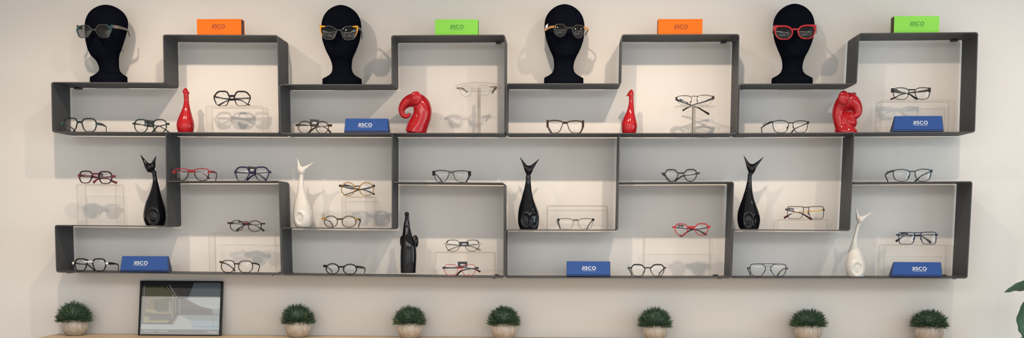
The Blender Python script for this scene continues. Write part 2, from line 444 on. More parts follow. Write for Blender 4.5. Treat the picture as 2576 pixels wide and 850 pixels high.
def oval_stand():
    y = -.085; p = at(1205, 219.5, y); z0 = top_z('C', p.x) + .0004
    root = thing('display_stand', (p.x, y, z0), 'clear acrylic stand with an oval top plate on one post, beside red elephant', 'display stand')
    b = MB(); b.box((p.x-.006, y-.005, z0+.003), (p.x+.006, y+.005, p.z-.004)); b.build('post', M_acre, root, smooth=False)
    b = MB(); b.box((p.x-.04, y-.035, z0), (p.x+.04, y+.035, z0+.003)); b.build('base_plate', M_acr, root, smooth=False)
    b = MB(); c = Vector((p.x - .003, y, p.z)); tilt = math.radians(26)
    rings = []
    for (r, h) in ((.05, 0), (1, 0), (1, .003), (.05, .003)):
        rings.append([c + Vector((.083*r*math.cos(2*math.pi*k/48), .048*r*math.sin(2*math.pi*k/48)*math.cos(tilt) - h*math.sin(tilt), .048*r*math.sin(2*math.pi*k/48)*math.sin(tilt) + h*math.cos(tilt))) for k in range(48)])
    b.loft(rings, m=lambda a, i: 1 if a == 1 else 0)
    b.build('top_plate', [M_acr, M_acre], root)
    return p.z
OVAL_Z = oval_stand()
def flat_stand():
    y = -.11; a = at(1698, 268.8, y); c = at(1797, 268.8, y); p = at(1746, 268.8, y); z0 = top_z('C', p.x) + .0004
    root = thing('display_stand', (p.x, y, z0), 'clear acrylic stand with a flat top plate and slim post, under half-rim glasses', 'display stand')
    b = MB(); b.box((p.x-.006, y-.003, z0+.003), (p.x-.0035, y+.009, a.z-.0002), 1); b.box((p.x-.0035, y-.003, z0+.003), (p.x+.006, y+.009, a.z-.0002), 0); b.build('post', [M_acre, MATS.get('dark_edge') or mat('dark_edge', (.05, .045, .04), .2)], root, smooth=False)
    b = MB(); b.box((p.x-.03, y-.03, z0), (p.x+.03, y+.03, z0+.003)); b.build('base_plate', M_acr, root, smooth=False)
    b = MB(); b.box((a.x, y-.025, a.z), (c.x, y+.022, a.z+.003), 0)
    o = b.build('top_plate', [M_acr, M_acre], root, smooth=False)
    for pp in o.data.polygons:
        if abs(pp.normal.z) < .5: pp.material_index = 1
    RISER['FS'] = (a.z+.003, y-.025, .047, p.x)
flat_stand()

# ------------------------------------------------------------------ spectacles
def superell(n, nt, nb, ax=1.0):
    out = []
    for k in range(n):
        a = 2*math.pi*k/n; c, s = math.cos(a), math.sin(a); e = nt if s > 0 else nb
        out.append((math.copysign(abs(c)**(2/e), c), math.copysign(abs(s)**(2/e), s)))
    return out
SH = {
 'oct': ([(-.63,1),(.63,1),(1,.42),(1,-.17),(.8,-.73),(.5,-1),(-.43,-1),(-.8,-.5),(-1,.27),(-.97,.55)], 1),
 'hex': ([(-.66,1),(.43,1),(1,.2),(.55,-.97),(-.6,-1),(-1,-.05),(-.95,.35)], 1),
 'hexsoft': ([(-.61,1),(.48,1),(1,.32),(.92,0),(.6,-1),(-.42,-1),(-.95,.03),(-.98,.3)], 1),
 'round': (superell(28, 2.1, 2.05), 0),
 'panto': (superell(28, 2.7, 2.05), 0),
 'octround': ([(-.45,.98),(.65,.98),(.97,.46),(1,.18),(.82,-.46),(.47,-.86),(0,-1),(-.48,-.82),(-.84,-.3),(-1,.26),(-.9,.46)], 1),
 'rect': ([(-.52,.9),(.06,.99),(.76,.9),(.98,.6),(.9,-.15),(.7,-.8),(.06,-1),(-.5,-.9),(-.76,-.45),(-.94,.52)], 2),
 'square': ([(-.97,.64),(-.65,.88),(.09,.99),(.82,.9),(.98,.6),(.97,-.12),(.8,-.68),(.65,-.92),(.09,-1),(-.38,-.88),(-.68,-.44),(-.88,.24)], 2),
 'box': ([(-.9,.8),(-.7,.97),(.8,1),(.98,.75),(.97,-.3),(.85,-.9),(.6,-1),(-.45,-1),(-.7,-.8),(-.95,.2)], 1),
 'aviator': ([(-.6,.98),(.8,.96),(.98,.63),(1,.17),(.84,-.52),(.58,-.83),(.03,-1),(-.5,-.83),(-.84,-.25),(-1,.13),(-.97,.48)], 2),
 'sqround': ([(-.92,.29),(-.6,.87),(-.16,.98),(.64,.96),(.97,.45),(.97,-.05),(.64,-.72),(.06,-1),(-.52,-.8),(-.88,-.22)], 2),
 'half': ([(-.97,.64),(-.56,.94),(.03,1),(.68,.82),(1,.5),(.9,.1),(.62,-.5),(.3,-1),(-.8,-1),(-.97,-.25)], 1),
 'cat': ([(-.99,.29),(-.63,.76),(-.1,.97),(.5,.9),(1,1),(.98,.35),(.76,-.37),(.5,-.85),(.02,-1),(-.51,-.94),(-.77,-.59),(-.93,-.07)], 1),
 'butter': ([(-.97,.3),(-.68,.78),(-.15,.98),(.45,.97),(1,1),(1,.35),(.86,-.45),(.5,-.92),(-.05,-1),(-.55,-.92),(-.88,-.5),(-.98,-.05)], 1),
}
def chaikin(p, n):
    for _ in range(n):
        q = []
        for i in range(len(p)):
            a, b = p[i], p[(i+1) % len(p)]
            q += [(a[0]*.8+b[0]*.2, a[1]*.8+b[1]*.2), (a[0]*.2+b[0]*.8, a[1]*.2+b[1]*.8)]
        p = q
    x0 = min(a[0] for a in p); x1 = max(a[0] for a in p); y0 = min(a[1] for a in p); y1 = max(a[1] for a in p)
    p = [((a[0]-x0)/(x1-x0)*2-1, (a[1]-y0)/(y1-y0)*2-1) for a in p]
    # resample long edges so the sweep is even
    out = []
    for i in range(len(p)):
        a, b = p[i], p[(i+1) % len(p)]; L = math.hypot(b[0]-a[0], b[1]-a[1]); k = max(1, int(L/.22))
        out += [(a[0]+(b[0]-a[0])*j/k, a[1]+(b[1]-a[1])*j/k) for j in range(k)]
    return out

def glasses(Z, L, R, shape, rim, m, label, sup, y0, bridge, hl, hr, tl, tr, m2=None, mt=None, mh=None, mb=None, tg=None, tgm=None, pads=(), yaw=0., dd=.0035, lens=None, lens2=None, name='eyeglasses', cat='glasses', group='spectacles on display', thr=.1, dtl=(.006, .02), dtr=(.004, .014), bar=(), mark=True, corner=None, tipm=None, m3=None):
    """Z: crop origin and zoom of the numbers. L, R: outer boxes of the rims. rim: (top, side, bottom) widths."""
    ox, oy, s = Z
    def P(x, y): return (ox + x/s, oy + y/s)
    cx, cyy = P((L[0]+R[2])/2, (L[1]+R[3])/2)
    c0 = at(cx, cyy, y0); nrm = Vector((math.sin(yaw), -math.cos(yaw), 0))
    if sup in RISER: sz = RISER[sup][0] + .0005
    elif sup is None: sz = None
    else: sz = top_z(sup, c0.x) + .0004
    def W(x, y, dy=0.):
        px, py = P(x, y); d = ray(px, py); pl = c0 - nrm * dy
        return CAM + d * ((pl - CAM).dot(nrm) / d.dot(nrm))
    zt = W(0, min(L[1], R[1])).z; zb = W(0, max(L[3], R[3])).z
    if sz is None: sz = zb
    # keep the top where the photograph shows it and stand the rims on what carries them
    def FX(v): return Vector((v.x, v.y, sz + (v.z - zb) * (zt - sz) / (zt - zb)))
    mpp = 1 / ppm(y0) / s
    root = thing(name, (c0.x, c0.y, sz), label, cat, group)
    fm = FM[m]; fm2 = FM[m2 or m]; fh = FM[mh or m]; fb = FM[mb or m]; f3 = FM[m3 or m]
    mats = [fm, fm2, fh, fb, f3]
    b = MB(); lens_parts = []
    pts0, sm = SH[shape]; base = chaikin(pts0, sm)
    for side, B in ((-1, L), (1, R)):
        n = len(base); cxx, cyv, hx, hy = (B[0]+B[2])/2, (B[1]+B[3])/2, (B[2]-B[0])/2, (B[3]-B[1])/2
        pts = [(cxx + side*a*hx, cyv - c*hy) for a, c in base]
        O, I = [], []
        for i in range(n):
            a, c = pts[i-1], pts[(i+1) % n]; tx, ty = c[0]-a[0], c[1]-a[1]; ln = math.hypot(tx, ty)
            nx, ny = -ty/ln, tx/ln
            if nx*(cxx-pts[i][0]) + ny*(cyv-pts[i][1]) < 0: nx, ny = -nx, -ny
            wv = rim[1] + (rim[0]-rim[1])*max(0, ny) + (rim[2]-rim[1])*max(0, -ny)
            if corner and base[i][0] > .35 and base[i][1] > .3: wv *= 1 + (corner-1)*min(1, (base[i][0]-.35)*2)
            O.append(pts[i]); I.append((pts[i][0]+nx*wv, pts[i][1]+ny*wv))
        ring = []
        for i in range(n):
            o, q = FX(W(*O[i])), FX(W(*I[i])); bk = nrm * -dd
            e = (q - o) * .14
            ring.append([o + bk, o - nrm*-.0006, o + e + nrm*.0003, q - e + nrm*.0003, q - nrm*-.0006, q + bk])
        def pick(a, i, base=base, side=side):
            if m3 and base[a][0] > .25 and base[a][1] > -.35: return 4
            return 0 if base[a][1] > thr else 1
        b.loft(ring, m=pick, closed_path=True)
        lm = MB(); cc = FX(W(sum(q[0] for q in I)/n, sum(q[1] for q in I)/n)); rr = []
        for t in (.03, .35, .65, .88, 1.02):
            rr.append([cc.lerp(FX(W(*q)), t) + nrm * (.0032*(1-t*t)) - nrm*.0022 for q in I])
        k0 = [lm.add(r) for r in rr]
        for a in range(len(rr)-1):
            for i in range(n):
                j = (i+1) % n; lm.face([k0[a]+i, k0[a]+j, k0[a+1]+j, k0[a+1]+i])
        lm.face([k0[0]+i for i in range(n)])
        lmat = lens if side < 0 or lens2 is None else lens2
        if side > 0 and mark and lens is None:
            q = FX(W(cxx, B[1] + (B[3]-B[1])*.86)) + nrm*.0012; d = .0016
            k = lm.add([q+Vector((-d,0,-d*.4)), q+Vector((d,0,-d*.4)), q+Vector((d,0,d*.4)), q+Vector((-d,0,d*.4))]); lm.face([k,k+1,k+2,k+3], 1)
        lm.build('lens', [lmat or M_lens, M_mark], root)
    def bar3(x0, x1, yv, h, mi, y1=None, dy0=0.0):
        y1 = yv if y1 is None else y1
        q = [FX(W(x0, yv-h/2)), FX(W(x1, y1-h/2)), FX(W(x1, y1+h/2)), FX(W(x0, yv+h/2))]
        b.hexa([v + nrm*.0004 for v in q], [v - nrm*(dd*.9) for v in q], mi)
    for br in bridge: bar3(*br[:4], 3, *(br[4:] or ()))
    for br in bar: bar3(*br[:4], 0)
    for h in (hl, hr):
        if h: bar3(*h[:4], 2)
    for (x0, y0_, x1, y1_, h) in pads:
        q0, q1 = FX(W(x0, y0_, .004)), FX(W(x1, y1_, .006)); b.ribbon([q0, q1], [h*mpp*.6, h*mpp], .0016, 0)
    b.build('frame_front', mats, root)
    if mt is None: mt = (m, m)
    elif isinstance(mt, str): mt = (mt, mt)
    for pts, mm, dr in ((tl, mt[0], dtl), (tr, mt[1], dtr)):
        if not pts: continue
        n = len(pts); P3, H = [], []
        lens_ = [0.]
        for i in range(1, n): lens_.append(lens_[-1] + math.hypot(pts[i][0]-pts[i-1][0], pts[i][1]-pts[i-1][1]))
        for i, p in enumerate(pts):
            u = lens_[i]/lens_[-1]
            dy = p[3] if len(p) > 3 else dr[0] + (dr[1]-dr[0])*u
            v = FX(W(p[0], p[1], dy)); h = p[2]*mpp
            if i == n-1 and sup and p[1] + p[2]/2 > max(L[3], R[3]) - .08*(L[3]-L[1]) and sup not in ('FS', None):
                v.z = max(sz + h*.5, min(v.z, sz + h*.5 + .004)) if sup in RISER else sz + h*.5
            P3.append(v); H.append(h)
        # subdivide smoothly
        Q, HH = [], []
        for i in range(n-1):
            a = P3[max(i-1,0)]; b1 = P3[i]; c1 = P3[i+1]; d1 = P3[min(i+2,n-1)]
            for k in range(5):
                t = k/5; Q.append(.5*((2*b1) + (c1-a)*t + (2*a-5*b1+4*c1-d1)*t*t + (-a+3*b1-3*c1+d1)*t**3)); HH.append(H[i]+(H[i+1]-H[i])*t)
        Q.append(P3[-1]); HH.append(H[-1])
        tb = MB(); tb.ribbon(Q, HH, .0026)
        to = tb.build('temple', [FM[mm]], root)
        if tipm:
            to.data.materials.append(FM[tipm]); npoly = len(to.data.polygons)
            for k, pp in enumerate(to.data.polygons):
                if k > npoly*.62: pp.material_index = 1
    if tg:
        q = [FX(W(x, y, tg[4] if len(tg) > 4 else .009)) for x, y in tg[:4]]
        tb = MB(); tb.hexa(q, [v - nrm*.0012 for v in q])
        to = tb.build('price_tag', tgm or M_tag, root, smooth=False)
        if tgm is None:
            to['label'] = 'black price tag'; pb = MB()
            for (u0, u1, v0, v1) in ((.30, .74, .42, .54), (.22, .80, .62, .69)):
                def bil(u, v): return (q[0].lerp(q[1], u)).lerp(q[3].lerp(q[2], u), v) + nrm*.0004
                k = pb.add([bil(u0, v0), bil(u1, v0), bil(u1, v1), bil(u0, v1)]); pb.face([k, k+1, k+2, k+3])
            pb.build('tag_print', M_print, to, smooth=False)
    return root
OP = (.0, .115)
# upper row of spectacles
glasses((150,285,15.45), (140,165,700,695), (840,180,1440,695), 'oct', (46,40,26), 'tealblack', 'teal-black octagonal glasses at the far left end of the upper shelf', 'C', -.145,
  [(680,850,330,75)], (40,150,370,95), (1425,1515,390,105), [(75,370,60),(220,425,40),(380,490,36),(560,620,45),(640,690,50)], [(1500,400,100),(1640,420,92),(1760,478,50),(1812,530,30),(1808,610,28),(1805,690,32)], mh='teal', dtl=(.002,.12), dtr=(.002,.12))
glasses((325,290,17), (210,150,800,705), (1005,155,1605,710), 'panto', (44,36,28), 'dkgreen', 'dark green thin-rimmed glasses with a black tag, left of the left red bird', 'C', -.11,
  [(780,1020,330,50)], (140,235,335,75), (1575,1715,350,85), [(160,335,60),(400,365,60),(620,392,55),(1100,422,40),(1300,445,45),(1550,580,50),(1740,700,62)], [(1700,355,60),(1400,412,42),(1200,462,50),(1080,590,60),(985,690,80)],
  tg=[(650,185),(1075,220),(1060,490),(640,450)], dtl=(.006,.03), dtr=(.006,.022))
glasses((505,215,6.8), (218,88,500,330), (560,90,855,330), 'hex', (24,20,8), 'plumblack', 'black hexagonal glasses on the clear riser beside the left red bird', 'RA', -.105,
  [(480,580,172,34)], None, None, [(235,185,28),(400,212,26),(530,225,28),(690,240,18),(790,295,18),(840,318,26)], [(840,205,28),(700,210,26),(560,222,26),(450,247,18),(330,305,26),(298,318,20)], bar=[(505,550,230,28)])
glasses((735,290,10.3), (150,140,500,458), (605,145,950,460), 'round', (24,18,16), 'brown', 'brown tortoise round glasses with an upright black tag, left of the upper centre blue case', 'C', -.12,
  [(485,615,272,26)], (85,175,248,56), (930,1030,255,60), [(100,248,45),(300,250,42),(450,262,26),(700,272,20),(830,300,24),(930,362,36),(1000,420,52)], [(1010,255,50),(850,275,30),(700,292,25),(580,320,32),(480,392,36),(432,450,40)],
  m2='brown', mt='tort', tg=[(460,100),(700,115),(682,275),(460,265)])
glasses((1130,195,5.864), (160,105,340,288), (410,98,612,278), 'round', (13,11,11), 'crystal', 'crystal clear glasses with taupe temples on the oval clear stand', None, -.142,
  [(330,420,160,16)], (112,170,155,22), (602,715,138,16), [(118,158,18),(190,160,18),(235,190,22),(270,218,28)], [(600,140,14),(660,138,18),(690,140,30),(665,180,30),(632,230,24)], mt='taupe', mh='taupe', tipm='taupe')
glasses((1360,290,17), (300,195,970,750), (1115,208,1800,750), 'square', (46,36,26), 'tort', 'tortoiseshell square glasses alone on the upper shelf under the third head', 'C', -.145,
  [(945,1145,315,88)], (248,345,345,300), (1770,1862,345,260), [(285,470,70),(370,560,60),(440,660,66),(490,730,70)], [(1845,450,70),(1770,600,66),(1720,680,70),(1680,740,80)], dtl=(.004,.115), dtr=(.004,.115))
glasses((1680,230,7.73), (150,75,465,282), (562,65,905,285), 'half', (12,9,3), 'brownmetal', 'brown half-rim metal glasses on the flat-topped clear stand', 'FS', -.142,
  [(455,575,95,13)], (148,186,145,62), (860,906,120,62), [(160,165,40),(280,215,32),(400,265,20),(500,305,18),(600,345,22),(700,410,26),(800,475,40)], [(895,135,42),(700,215,24),(520,268,14),(440,310,18),(370,345,24),(288,395,30)],
  m2='nylon', mt='metal', thr=.3, tg=[(235,140),(400,235),(385,275),(235,190),.018], pads=[(455,190,425,245,16),(568,175,580,215,16)], dtl=(.003,.115), dtr=(.003,.115))
glasses((1900,290,17), (735,205,1445,748), (1600,215,2262,748), 'rect', (30,26,22), 'metal', 'thin dark metal rectangular glasses left of the right red elephant', 'C', -.148,
  [(1425,1630,318,36)], (640,770,285,70), (2215,2305,305,110), [(690,285,64),(600,320,72),(430,410,46),(310,500,26),(256,512,22),(268,580,28),(300,745,44)], [(2225,350,36),(1950,450,36),(1720,560,36),(1620,640,50),(1485,740,70)],
  tg=[(345,340),(460,275),(420,430),(290,490),.10], tgm=M_taggrey, pads=[(1420,440,1345,560,50),(1595,480,1640,560,20)], dtl=(.002,.12), dtr=(.002,.115))
glasses((2180,210,6.54), (430,65,705,248), (790,62,1050,246), 'rect', (11,10,8), 'metal', 'dark rectangular metal glasses on the riser behind the upper blue case', 'RB', -.095,
  [(695,800,98,18)], (404,452,108,64), (1018,1056,100,68), [(412,115,40),(560,142,32),(700,165,18),(780,210,26),(835,240,34)], [(1045,102,40),(900,125,30),(700,145,16),(560,172,18),(470,215,22),(392,245,26)],
  mt=('metal','wine'), tg=[(412,85),(550,95),(550,138),(480,148)])
# middle row
glasses((170,420,5.31), (150,48,335,224), (405,54,596,232), 'oct', (17,15,11), 'purple', 'plum geometric glasses on the tall clear riser left of a black cat', 'RC', -.118,
  [(328,412,92,26)], (137,168,116,34), (588,640,128,34), [(148,116,34),(320,130,34),(420,150,22),(540,160,18),(600,195,24),(662,230,36)], [(630,130,30),(500,142,20),(400,170,18),(372,190,26),(342,215,34)],
  mt='pink', mh='pink', mb='pink', tg=[(420,85),(465,85),(480,135),(410,130)])
glasses((425,405,14.16), (195,255,725,695), (865,255,1425,695), 'square', (30,26,22), 'red', 'red and black two-tone glasses standing right beside the leftmost tall divider', 'D', -.14,
  [(655,925,340,66)], (118,225,380,86), (1380,1480,378,74), [(140,385,60),(400,392,50),(700,386,38),(1000,392,25),(1150,402,25),(1300,500,48),(1450,622,70)], [(1430,380,80),(1560,385,70),(1680,420,40),(1700,470,28),(1685,580,30),(1660,688,40)],
  m2='black', mt='pink', mh='red', mb='red', thr=.12, dtr=(.002,.11), tg=[(640,335),(720,335),(720,400),(640,400)])
glasses((575,410,15.46), (222,130,842,668), (965,130,1602,668), 'hexsoft', (56,48,18), 'navy', 'navy blue hexagonal glasses with a black tag on the leftmost middle shelf', 'D', -.12,
  [(815,1005,350,74)], (218,305,340,92), (1575,1652,345,84), [(235,345,62),(500,366,64),(850,390,40),(1150,420,34),(1300,510,48),(1482,640,60)], [(1640,350,50),(1350,362,36),(1100,402,36),(900,492,48),(705,648,74)],
  tg=[(745,125),(1060,150),(1080,390),(750,370)])
glasses((800,450,6.295), (363,50,585,262), (650,52,885,264), 'round', (13,11,11), 'gold', 'gold round glasses with double bridge, raised on a riser near a white cat', 'RD', -.10,
  [(575,660,112,18)], (330,378,106,32), (866,902,106,32), [(345,105,34),(550,142,32),(650,160,14),(740,172,16),(850,215,20),(895,240,34)], [(895,108,36),(780,145,26),(660,167,18),(560,200,13),(412,252,14)],
  bar=[(583,655,145,10)], mt='metal', mh='metal', mb='olive', tg=[(415,80),(560,110),(550,170),(400,130)])
glasses((800,450,6.295), (95,580,312,772), (374,582,606,772), 'round', (13,11,10), 'olive', 'brown round glasses with gold hinges, right of the left white cat', 'E', -.135,
  [(300,390,636,26)], (58,122,630,38), (580,642,640,32), [(115,645,16),(190,672,14),(220,710,18),(240,750,22)], [(630,636,28),(665,650,32),(672,665,24),(655,710,18),(640,768,13)], mh='gold', dtl=(.002,.11), dtr=(.002,.11),
  tg=[(68,555),(110,558),(105,605),(80,605),.012], tgm=M_taggrey)
glasses((1075,420,17), (300,128,950,642), (1082,138,1770,645), 'square', (32,26,20), 'black', 'black square glasses with a brow bar on the second-left lower unit roof', 'D', -.14,
  [(930,1120,240,64)], (213,330,262,200), (1745,1868,268,190), [(330,290,40),(460,400,40),(560,520,50),(640,622,62)], [(1855,330,46),(1760,480,44),(1710,560,50),(1670,640,64)], bar=[(860,1190,180,20)], mb='grey', dtl=(.003,.11), dtr=(.003,.11))
glasses((1350,500,9.445), (520,458,882,722), (975,458,1338,722), 'rect', (14,11,7), 'grey', 'thin grey rectangular glasses in front of the empty clear riser', 'E', -.145,
  [(868,988,508,26)], (488,545,495,52), (1312,1370,495,56), [(505,510,22),(520,590,22),(560,718,26)], [(1325,515,20),(1250,600,18),(1195,712,28)], mh='black', mt='charcoal', bar=[(865,990,486,8)], tg=[(455,525),(480,500),(525,620),(505,640),.03], tgm=M_taggrey, dtl=(.003,.11), dtr=(.003,.11))
glasses((1645,415,15.45), (415,155,965,645), (1138,150,1690,640), 'octround', (52,40,34), 'greygreen', 'grey-green octagonal glasses on the third lower unit roof', 'D', -.13,
  [(945,1165,310,58)], (300,440,325,72), (1665,1782,315,72), [(325,335,50),(460,440,50),(540,535,54),(620,632,62)], [(1770,320,60),(1450,372,40),(1150,412,50),(1000,482,48),(805,632,70)], mt='wine', dtl=(.003,.10), dtr=(.004,.02))
glasses((1910,490,8.5), (598,240,955,512), (1050,240,1382,517), 'box', (13,11,9), 'brownmetal', 'brown rectangular glasses with gold temples on a low clear riser', 'RF', -.10,
  [(935,1075,265,17)], (560,612,312,38), (1362,1400,318,40), [(570,315,28),(740,362,20),(900,392,24),(1050,480,34),(1110,520,40),(1130,545,26)], [(1385,320,36),(1150,345,38),(950,358,15),(780,372,15),(680,405,22),(600,450,40),(530,495,46)],
  mt=('burg','goldmetal'), tipm='burg', tg=[(620,270),(740,290),(745,365),(620,345)], pads=[(1035,375,1055,425,18)])
glasses((2210,415,15.46), (558,155,1240,632), (1408,145,2062,630), 'rect', (30,26,22), 'steelblue', 'blue-grey rectangular metal glasses on the far-right lower unit roof', 'D', -.14,
  [(1225,1440,240,40)], (510,625,228,72), (2010,2102,225,92), [(540,228,60),(380,285,60),(275,370,40),(262,405,32),(300,480,36),(380,638,54)], [(2030,258,42),(1700,390,40),(1520,540,58),(1405,618,74)],
  tg=[(300,250),(365,180),(350,330),(260,390),.09], tgm=M_taggrey, pads=[(1205,370,1140,480,44),(1412,390,1440,440,22)], dtl=(.002,.115), dtr=(.002,.11))
# lowest row
glasses((170,635,14.16), (240,203,705,655), (870,205,1372,662), 'oct', (42,36,22), 'black', 'black octagonal glasses with white metal hinges, left of the lower-left blue case', 'G', -.15,
  [(610,905,322,46)], (168,225,370,84), (1355,1440,378,72), [(230,365,50),(450,402,56),(700,422,48),(850,530,40),(960,612,46)], [(1430,382,92),(1580,386,84),(1720,400,46),(1800,430,30),(1812,500,28),(1816,622,40)],
  mh='white', mb='white', dtl=(.004,.03), dtr=(.002,.115), tg=[(600,235),(745,250),(735,300),(620,300)], tgm=M_tag)
glasses((510,540,5.314), (362,70,545,233), (603,75,786,238), 'round', (10,9,8), 'tort', 'dark tortoise round glasses with a burgundy bridge, raised on a riser', 'RG', -.10,
  [(535,615,120,30)], (328,372,112,22), (780,833,122,22), [(338,113,22),(530,126,24),(660,132,18),(740,165,14),(822,230,30)], [(828,122,20),(690,136,16),(560,142,14),(500,180,20),(453,222,32)], mb='burg', mt='charcoal', bar=[(480,612,92,10)], tg=[(478,84),(530,88),(530,124),(478,120)])
glasses((510,540,5.314), (243,605,430,774), (474,610,670,777), 'panto', (10,9,8), 'tort', 'reddish tortoise panto glasses standing in front of a wide clear riser', 'G', -.155,
  [(418,492,655,17)], (223,258,632,26), (652,692,648,22), [(240,635,16),(320,655,18),(360,680,13),(400,712,13),(430,745,28)], [(680,645,18),(735,658,14),(762,682,12),(750,720,11),(738,765,13)], m2='black', mh='olive', mt='brown', dtl=(.003,.10), dtr=(.003,.10))
glasses((800,650,15.46), (295,185,825,662), (968,205,1516,680), 'round', (44,40,32), 'black', 'thick black round glasses below the left white cat', 'G', -.155,
  [(795,1015,338,66)], (200,335,305,105), (1475,1565,340,92), [(345,350,34),(420,390,32),(500,470,42),(545,540,46),(548,602,36)], [(1555,345,94),(1700,360,94),(1780,385,76),(1838,420,34),(1825,500,28),(1800,608,30)], mt='charcoal', dtl=(.004,.10), dtr=(.002,.115))
glasses((1070,590,7.39), (375,95,645,336), (735,95,1010,334), 'sqround', (11,11,9), 'stripe', 'grey-brown striped glasses with light grey temples, raised on a riser', 'RH', -.112,
  [(635,745,200,20)], (347,402,182,40), (988,1040,180,38), [(362,182,34),(640,206,28),(850,226,22),(940,265,28),(1030,305,40)], [(1030,180,32),(820,202,30),(660,216,20),(500,270,20),(410,325,24)], mt='ltgrey', mh='ltgrey', corner=1.9, tg=[(630,135),(805,135),(805,220),(645,220),-.002])
glasses((1070,590,7.39), (345,548,605,785), (670,548,945,785), 'sqround', (12,11,9), 'redclear', 'transparent red glasses with an upright black tag, in front of a riser', 'G', -.16,
  [(588,692,622,26)], (318,372,620,40), (928,990,625,42), [(332,620,32),(560,619,30),(720,616,22),(880,640,18),(960,665,25),(1022,700,40)], [(982,625,36),(850,640,20),(740,656,24),(650,692,30),(580,760,30)], mt='wine', mh='charcoal', mb='red', tg=[(600,500),(780,500),(775,620),(605,610)])
glasses((1600,550,5.486), (530,65,725,235), (800,62,1003,233), 'octround', (14,12,9), 'coral', 'bright red octagonal glasses on a clear riser', 'RI', -.118,
  [(715,812,118,32)], (502,552,116,26), (984,1024,110,32), [(512,116,22),(650,132,16),(800,146,14),(880,170,16),(970,220,30)], [(1015,112,24),(880,140,14),(760,156,16),(680,200,18),(630,245,20),(605,262,28)], mt='wine', tg=[(575,85),(657,88),(650,138),(580,135)])
glasses((1565,650,15.45), (340,215,912,715), (1083,215,1652,715), 'octround', (46,30,18), 'black', 'black octagonal glasses in front of the riser with the bright red glasses', 'G', -.16,
  [(885,1115,362,40)], (232,355,360,50), (1625,1712,358,52), [(255,375,34),(330,520,36),(390,660,42)], [(1640,370,40),(1520,500,40),(1440,592,46),(1432,655,40)], pads=[(880,470,832,545,40),(1095,470,1135,520,24)], tg=[(165,440),(275,190),(285,195),(200,450),.012], tgm=M_taggrey, dtl=(.003,.1), dtr=(.003,.1))
glasses((1865,650,15.45), (330,198,957,720), (1128,203,1752,727), 'aviator', (26,23,20), 'metal', 'thin dark aviator glasses alone on the right lower shelf', 'G', -.158,
  [(945,1142,308,13)], (222,338,372,52), (1742,1812,390,60), [(240,375,30),(300,510,30),(360,680,42)], [(1775,395,40),(1640,412,26),(1500,520,32),(1455,590,62),(1395,650,50)], bar=[(780,1310,207,20)], pads=[(935,440,900,490,24),(1125,450,1155,500,24)], dtl=(.003,.1), dtr=(.003,.1))
glasses((2170,570,6.296), (570,85,835,282), (915,80,1172,281), 'box', (12,11,9), 'bluemetal', 'navy rectangular double-bridge glasses on the riser behind the lower right blue case', 'RJ', -.108,
  [(820,950,97,14)], (534,580,130,28), (1158,1193,130,28), [(545,130,26),(720,140,34),(900,142,20),(1000,190,26),(1082,255,42)], [(1185,130,24),(1000,132,17),(800,140,15),(650,152,18),(580,200,26),(525,230,40)], bar=[(835,925,132,14)], mt='metal', pads=[(822,170,800,210,20),(915,180,925,210,12)], tg=[(600,95),(720,100),(715,150),(610,145)])

# ------------------------------------------------------------------ heads
HEADPROF = [  # (height, half width, centre depth shift, half depth), measured up from the base in head heights
 (0, .2475, .0, .215), (.01, .2505, 0, .218), (.088, .248, 0, .215), (.097, .241, .002, .207), (.106, .225, .004, .19), (.13, .182, .008, .160), (.156, .150, .012, .135), (.18, .134, .014, .122), (.205, .1255, .012, .12), (.235, .122, .008, .124),
 (.27, .124, .0, .132), (.30, .129, -.010, .142), (.33, .137, -.026, .158), (.36, .148, -.040, .178), (.395, .166, -.046, .19), (.43, .183, -.046, .205), (.47, .20, -.044, .215), (.51, .215, -.040, .225), (.56, .231, -.036, .236), (.61, .240, -.028, .246),
 (.66, .246, -.02, .254), (.71, .249, -.012, .260), (.76, .2475, -.006, .262), (.81, .239, 0, .256), (.855, .222, .002, .240), (.90, .194, .003, .212), (.935, .160, .003, .176), (.965, .118, .003, .13), (.985, .075, .003, .084), (.997, .034, .003, .04), (1.0, .008, .003, .01)]
def _dense(tab, n=3):
    out = []
    for i in range(len(tab)-1):
        p = [tab[max(i-1,0)], tab[i], tab[i+1], tab[min(i+2,len(tab)-1)]]; k = n if i > 1 else 1
        for j in range(k):
            t = j/k; u = p[1][0] + (p[2][0]-p[1][0])*t; row = [u]
            for c in (1, 2, 3):
                m1 = (p[2][c]-p[0][c])/max(p[2][0]-p[0][0], 1e-6); m2 = (p[3][c]-p[1][c])/max(p[3][0]-p[1][0], 1e-6); h = p[2][0]-p[1][0]
                row.append((2*t**3-3*t*t+1)*p[1][c] + (t**3-2*t*t+t)*h*m1 + (-2*t**3+3*t*t)*p[2][c] + (t**3-t*t)*h*m2)
            out.append(tuple(row))
    return out + [tab[-1]]
HEADPROF = _dense(HEADPROF)
